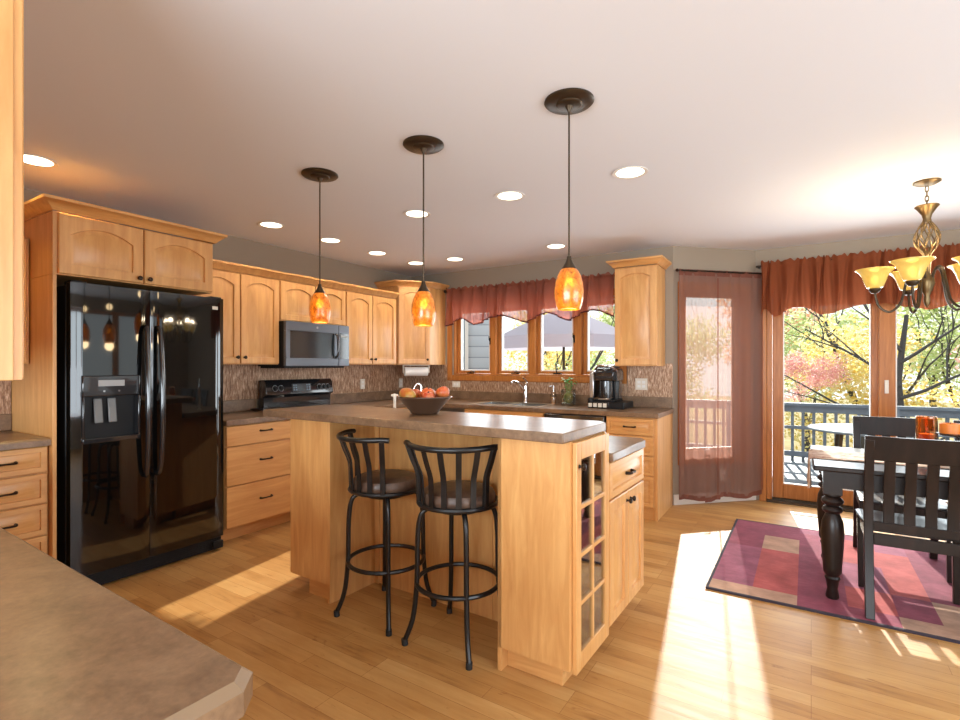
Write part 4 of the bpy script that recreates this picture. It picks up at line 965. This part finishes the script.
def chair(label, x, y, rz):
    """facing local +y; back at y=0"""
    r = thing('dining_chair', label, 'chair', (x, y, ZR), rz, 'dark slat-back dining chairs')
    w = .215
    for s in (-1, 1):
        mb = MB(); ls = []
        for yy, z in ((-.06, 0), (-.01, .22), (.015, .44), (.012, .60), (-.02, .80), (-.055, .945)):
            ls.append([(s*w-.021, yy-.018, z), (s*w+.021, yy-.018, z), (s*w+.021, yy+.018, z), (s*w-.021, yy+.018, z)])
        mb.loops(ls); mb.build('rear_leg', 'espresso', r, .003)
        ls = []
        for z, h in ((0, .014), (.40, .02), (.435, .02)):
            ls.append([(s*(w+.0)-h, .40-h, z), (s*w+h, .40-h, z), (s*w+h, .40+h, z), (s*w-h, .40+h, z)])
        mb = MB().loops(ls); mb.build('front_leg', 'espresso', r, .003)
    def st(u, v):
        X = -.235+.47*u; Y = -.005+.46*v; return (X, Y, .458-.014*sin(pi*u)*sin(pi*v))
    mb = MB(); lo = [[(-.225, .035, .438), (.225, .035, .438), (.24, .455, .438), (-.24, .455, .438)], [(-.225, .035, .452), (.225, .035, .452), (.24, .455, .452), (-.24, .455, .452)], [(-.205, .05, .460), (.205, .05, .460), (.22, .44, .460), (-.22, .44, .460)], [(-.13, .12, .452), (.13, .12, .452), (.14, .38, .452), (-.14, .38, .452)]]
    mb.loops(lo); mb.build('seat', 'espresso', r, .005)
    mb = MB(); mb.box(-w+.022, w-.022, .0, .022, .375, .437); mb.box(-w+.02, w-.02, .39, .41, .38, .437); mb.box(-w-.01, -w+.012, .034, .38, .38, .437); mb.box(w-.012, w+.01, .034, .38, .38, .437); mb.build('seat_rail', 'espresso', r, .002)
    mb = MB()
    def rail(z0, z1, ya, yb, bow):
        ls = []
        for i in range(13):
            f = i/12; X = -w-.021+(2*w+.042)*f; dy = -bow*(1-(2*f-1)**2)
            ls.append([(X, ya+dy-.012, z0), (X, yb+dy-.012, z1), (X, yb+dy+.012, z1), (X, ya+dy+.012, z0)])
        mb.loops(ls)
    rail(.835, .965, -.03, -.058, .02); mb.build('top_rail', 'espresso', r, .003)
    mb = MB(); rail(.455, .50, .014, .012, .0); mb.build('lower_rail', 'espresso', r, .003)
    for i in range(4):
        X = -w+2*w*(i+1)/5; bow = -.02*(1-(X/w)**2); mb = MB(); ls = []
        for yy, z in ((.013, .498), (.010, .60), (-.012+bow*.6, .74), (-.030+bow, .84)): ls.append([(X-.024, yy-.008, z), (X+.024, yy-.008, z), (X+.024, yy+.008, z), (X-.024, yy+.008, z)])
        mb.loops(ls); mb.build('slat', 'espresso', r, .002)
    return r
chair('nearest dark dining chair, its slatted back to the camera', .535, 3.443, 0)
chair('dark dining chair across the table, seen behind the amber candle jar', .575, 4.60, pi)
chair('dark dining chair across the table at the right edge of the picture', 1.13, 4.60, pi)
# runner: hangs over the left end
def run(u, v):
    y = 3.92+(-.185+.37*v); s = u*2.1
    if s < .30: x = tx0-.010-.012*sin(pi*v*3)*(1-s/.3); z = tz+.003-(.30-s)*.62-.03*(1-s/.30)*sin(pi*v)
    else: x = tx0-.010+(s-.30); z = tz+.003+.002*sin(14*s+9*v)
    return (x, y, z)
mb = MB().grid(run, 80, 10); o = mb.build('table_runner', 'runner'); tag(o, 'patterned table runner hanging over the left end of the table', 'table runner')
sm = o.modifiers.new('thick', 'SOLIDIFY'); sm.thickness = .003; sm.offset = 1
zc = tz+.0075
r = thing('candle_jar', 'tall amber glass candle jar on the table runner', 'candle', (.655, 4.05, zc))
MB().lathe([(0, 0), (.047, 0), (.05, .005), (.05, .255), (.047, .255), (.046, .01), (0, .008)], 28).build('jar', 'amberclear', r)
MB().lathe([(0, .012), (.044, .012), (.044, .15), (0, .15)], 24).build('wax', 'candle', r)
r = thing('candle_stand', 'dark iron candle stand near the right edge of the picture', 'candle stand', (.80, 3.90, zc))
MB().lathe([(0, 0), (.07, 0), (.072, .008), (.03, .016), (.010, .03), (.009, .15), (.03, .160), (.115, .166), (.125, .174), (.115, .172), (0, .170)], 32).build('dish', 'blackmatte', r)
mb = MB()
for k in range(3): a = k*2*pi/3; mb.tube(pt([(.008*cos(a), .008*sin(a), .05), (.05*cos(a), .05*sin(a), .04), (.07*cos(a), .07*sin(a), .09), (.04*cos(a), .04*sin(a), .13), (.06*cos(a), .06*sin(a), .162)], 4), .004, 6)
mb.build('scroll', 'iron', r)
for lab, dx, dy, h, q in (('wide orange pillar candle on the iron candle stand', -.062, .01, .058, .048), ('second orange pillar candle, cut by the right picture edge', .058, -.012, .05, .046)):
    c = thing('pillar_candle', lab, 'candle', (.80+dx, 3.90+dy, zc+.1735)); MB().lathe([(0, 0), (q, 0), (q, h-.004), (q-.005, h), (q*.5, h-.008), (0, h-.010)], 24).build('wax', 'candle', c); MB().cyl((0, 0, h-.010), (.002, 0, h+.008), .0015, n=6).build('wick', 'rubber', c)
r = thing('floor_vent', 'dark metal floor vent in front of the sliding door', 'vent', (.075, 5.46, 0))
mb = B(-.12, .12, -.035, .035, .0005, .004); mb.build('frame', 'iris', r, .001)
mb = MB()
for i in range(14): mb.box(-.11+i*.0158, -.104+i*.0158, -.027, .027, .004, .0055)
mb.build('louvers', 'blackmatte', r)

# ------------------------------------------------------------------ outside: deck, rail, umbrella, wing of the house, trees
DKZ = -.12
mb = MB()
for i in range(26): mb.box(-6.5, 5.5, DY+.17+i*.142, DY+.17+i*.142+.136, DKZ-.04, DKZ)
struct(mb, 'deck', 'deckwood', 'grey stained plank deck outside the windows', 'deck', smooth=False)
RYD = 9.2
r = thing('deck_railing', 'blue-grey wooden deck railing along the far side of the deck', 'railing', (0, RYD, DKZ))
for n_, a, b, c, d in (('top_rail', -.07, .07, .86, .90), ('sub_rail', -.02, .02, .76, .855), ('bottom_rail', -.02, .02, .08, .16), ('middle_rail', -.02, .02, .50, .55)): B(-5.2, 5.4, a, b, c, d).build(n_, 'railwood', r)
for i in range(6): B(-5.2+i*2.1, -5.1+i*2.1, -.06, .04, 0, .859).build('post', 'railwood', r)
pb = None
for i in range(76):
    x = -5.05+i*.138
    if pb is None: pb = B(-.02, .02, .021, .055, .0, .84).build('baluster', 'railwood', r); pb.location = (x, 0, 0)
    else: c = pb.copy(); COL.objects.link(c); c.location = (x, 0, 0)
r = thing('patio_umbrella', 'wide mauve-grey patio umbrella outside the sink window', 'umbrella', (-3.28, 7.85, DKZ))
ls = []; n = 8
mb = MB()
zt = 2.42; ze = 1.93; ra = 1.13
for k in range(8):
    a0, a1 = 2*pi*k/8, 2*pi*(k+1)/8
    def fn(u, v):
        q = ra*v; p0 = Vector((cos(a0), sin(a0))); p1 = Vector((cos(a1), sin(a1))); p = p0*(1-u)+p1*u; return (p.x*q, p.y*q, zt-(zt-ze)*v**1.15-.05*v*sin(pi*u)*0)
    mb.grid(fn, 4, 8)
    mb.grid(lambda u, v: (((1-u)*cos(a0)+u*cos(a1))*ra, ((1-u)*sin(a0)+u*sin(a1))*ra, ze-.19*v), 4, 1)
mb.build('canopy', 'umbrella', r)
MB().cyl((0, 0, .02), (0, 0, 2.44), .022, n=12).build('pole', 'iris', r); MB().lathe([(0, 0), (.25, 0), (.25, .03), (.06, .06), (.04, .2), (0, .2)], 24).build('base', 'iris', r)
r = thing('patio_table', 'pale blue-grey patio table on the deck beyond the sliding door', 'patio table', (.72, 7.55, DKZ))
MB().lathe([(0, .72), (.62, .72), (.63, .71), (.62, .695), (0, .695)], 40).build('top', 'shutter', r)
for k in range(4): a = pi/4+k*pi/2; MB().tube([(.42*cos(a), .42*sin(a), .69), (.5*cos(a), .5*sin(a), 0)], .02, 8).build('leg', 'iris', r)
r = thing('house_wing', 'grey clapboard wing of the house beyond the sink window', 'house', (-4.38, 7.5, 0), radians(34))
B(-4.2, 0, 0, 4.0, -1.6, 3.2).build('wall', 'siding', r)
mb = MB(); ring(mb, -.86, -.46, .45, 2.35, .06, -.045, -.001); f = mb.build('window_trim', 'white', r)
B(-.80, -.52, -.03, -.001, .51, 2.29).build('shutter', 'shutter', f)
B(-.05, .015, -.02, -.001, -1.6, 3.2).build('corner_board', 'white', r)
MB().sweep([(-4.2, 0), (0, 0), (0, 4.0)], [(0, 3.2), (.35, 3.15), (.35, 3.3), (0, 3.5)]).build('eave', 'white', r)
struct(B(-40, 40, DY+.4, 60, -2.2, -1.9), 'ground', 'ground', 'leaf-covered ground below the deck', 'ground', smooth=False)

def crown_mesh(name, rx, rz, n, blobs, seed, leaf=.16):
    rnd = random.Random(seed); me = bpy.data.meshes.new(name); v = []; f = []
    cs = [(rnd.uniform(-1, 1)*rx*.62, rnd.uniform(-1, 1)*rx*.62, rnd.uniform(-.75, .8)*rz, rnd.uniform(.30, .5)) for _ in range(blobs)]
    for i in range(n):
        c = cs[i % blobs]; d = Vector((rnd.gauss(0, 1), rnd.gauss(0, 1), rnd.gauss(0, 1))).normalized()*rnd.random()**.4*c[3]
        p = Vector((c[0]+d.x*rx, c[1]+d.y*rx, c[2]+d.z*rz*.8)); s = leaf*rnd.uniform(.6, 1.3)
        a = Vector((rnd.gauss(0, 1), rnd.gauss(0, 1), rnd.gauss(0, .6))).normalized(); b = a.orthogonal().normalized(); b = (b*cos(i)+a.cross(b)*sin(i))
        o = len(v); v += [tuple(p-a*s), tuple(p+b*s*.55), tuple(p+a*s), tuple(p-b*s*.55)]; f.append((o, o+1, o+2, o+3))
    me.from_pydata(v, [], f); me.materials.append(M['leaf_gold']); return me
CM = [crown_mesh('crown', 1.9, 1.75, 6500, 22, q, .058) for q in (1, 2, 3)]
def branch_tube(mb, rnd, p, d, l, r0, depth):
    P = [Vector(p)]; d = Vector(d).normalized(); n = 5
    for i in range(n):
        d = (d+Vector((rnd.uniform(-.22, .22), rnd.uniform(-.22, .22), rnd.uniform(-.08, .16)))).normalized(); P.append(P[-1]+d*l/n)
        if depth and i >= 1 and rnd.random() < .8:
            branch_tube(mb, rnd, P[-1], d+Vector((rnd.uniform(-1, 1), rnd.uniform(-1, 1), rnd.uniform(-.1, .6))), l*.62, r0*(1-.6*i/n)*.6, depth-1)
    mb.tube(P, [r0*(1-.7*i/n) for i in range(n+1)], 6)
def trunk_mesh(seed, h):
    mb = MB(); branch_tube(mb, random.Random(seed), (0, 0, 0), (0, 0, 1), h, .13, 2); return mb
TMB = []
for s in (11, 12, 13):
    o = trunk_mesh(s, 4.2).build('trunk', 'bark'); TMB.append(o.data); bpy.data.objects.remove(o)
TREES = [  # x, y, height of crown centre above ground, scale, leaf, what sets it apart
    (-9.6, 14.5, 2.6, 1.0, 'leaf_green', 'green tree seen just left of the patio umbrella'), (-5.6, 13.6, 2.1, .95, 'leaf_green', 'green tree straight behind the patio umbrella'), 
    (1.25, 14.7, 2.7, 1.0, 'leaf_gold', 'bright gold tree right behind the railing in the left door pane'), (4.9, 14.4, 2.5, 1.0, 'leaf_pink', 'pale pink tree right behind the railing in the right door pane'),
    (-7.6, 18.8, 3.2, .90, 'leaf_gold', 'gold tree one row behind the patio umbrella'), (-3.6, 18.6, 3.3, .90, 'leaf_green', 'green tree one row behind, seen through the sheer'), (.2, 18.8, 3.5, .90, 'leaf_green', 'green tree one row behind at the left door jamb'), (4.2, 19.0, 3.5, .90, 'leaf_green', 'green tree one row behind the door meeting stile'), (8.2, 18.6, 3.3, .90, 'leaf_green', 'green tree one row behind at the right picture edge'),
    (-11.0, 24, 3.9, 1.35, 'leaf_gold', 'tall gold tree far back, behind the house wing'), (-5.9, 24, 4.0, 1.35, 'leaf_green', 'tall green tree far back behind the umbrella'), (-1.0, 24.4, 4.2, 1.4, 'leaf_rust', 'tall rust tree far back, seen through the sheer'), (4.2, 24.6, 4.4, 1.4, 'leaf_green', 'tall green tree far back in the left door pane'), (9.4, 24.2, 4.2, 1.4, 'leaf_rust', 'tall rust tree far back in the right door pane'),
    (.2, 11.8, 3.0, .30, 'leaf_pink', 'small pink tree close behind the railing')]
for i, (x, y, h, s, lf, label) in enumerate(TREES):
    r = thing('autumn_tree', label, 'tree', (x, y, -1.9), i*1.7, 'autumn trees beyond the deck')
    c = bpy.data.objects.new('crown', CM[i % 3]); COL.objects.link(c); c.parent = r; c.location = (0, 0, h); c.scale = (s, s, s)
    c.material_slots[0].link = 'OBJECT'; c.material_slots[0].material = M[lf]
    k = bpy.data.objects.new('trunk', TMB[i % 3]); COL.objects.link(k); k.parent = r; k.scale = (s*.85,)*3
# bare dark tree standing just beyond the railing
for x, y, label, sd in ((1.45, 11.0, 'bare dark-limbed tree close behind the railing in the left door pane', 31), (5.8, 11.4, 'bare dark-limbed tree across the right door pane', 44)):
    r = thing('bare_tree', label, 'tree', (x, y, -1.9), 0, 'autumn trees beyond the deck')
    mb = MB(); rnd = random.Random(sd); mb.tube([(0, 0, 0), (.05, 0, 1.5), (-.03, .05, 3.0), (.08, 0, 4.1)], [.09, .075, .055, .03], 8)
    for z, dx, dz, l in ((2.2, -1, .45, 1.9), (2.7, 1, .5, 1.8), (2.9, -1, .8, 1.7), (3.3, 1, .7, 1.4), (3.5, -.8, .9, 1.3), (1.8, 1, .35, 1.6)): branch_tube(mb, rnd, (0, 0, z), (dx, rnd.uniform(-.3, .3), dz), l, .03, 1)
    mb.build('trunk', 'bark', r)
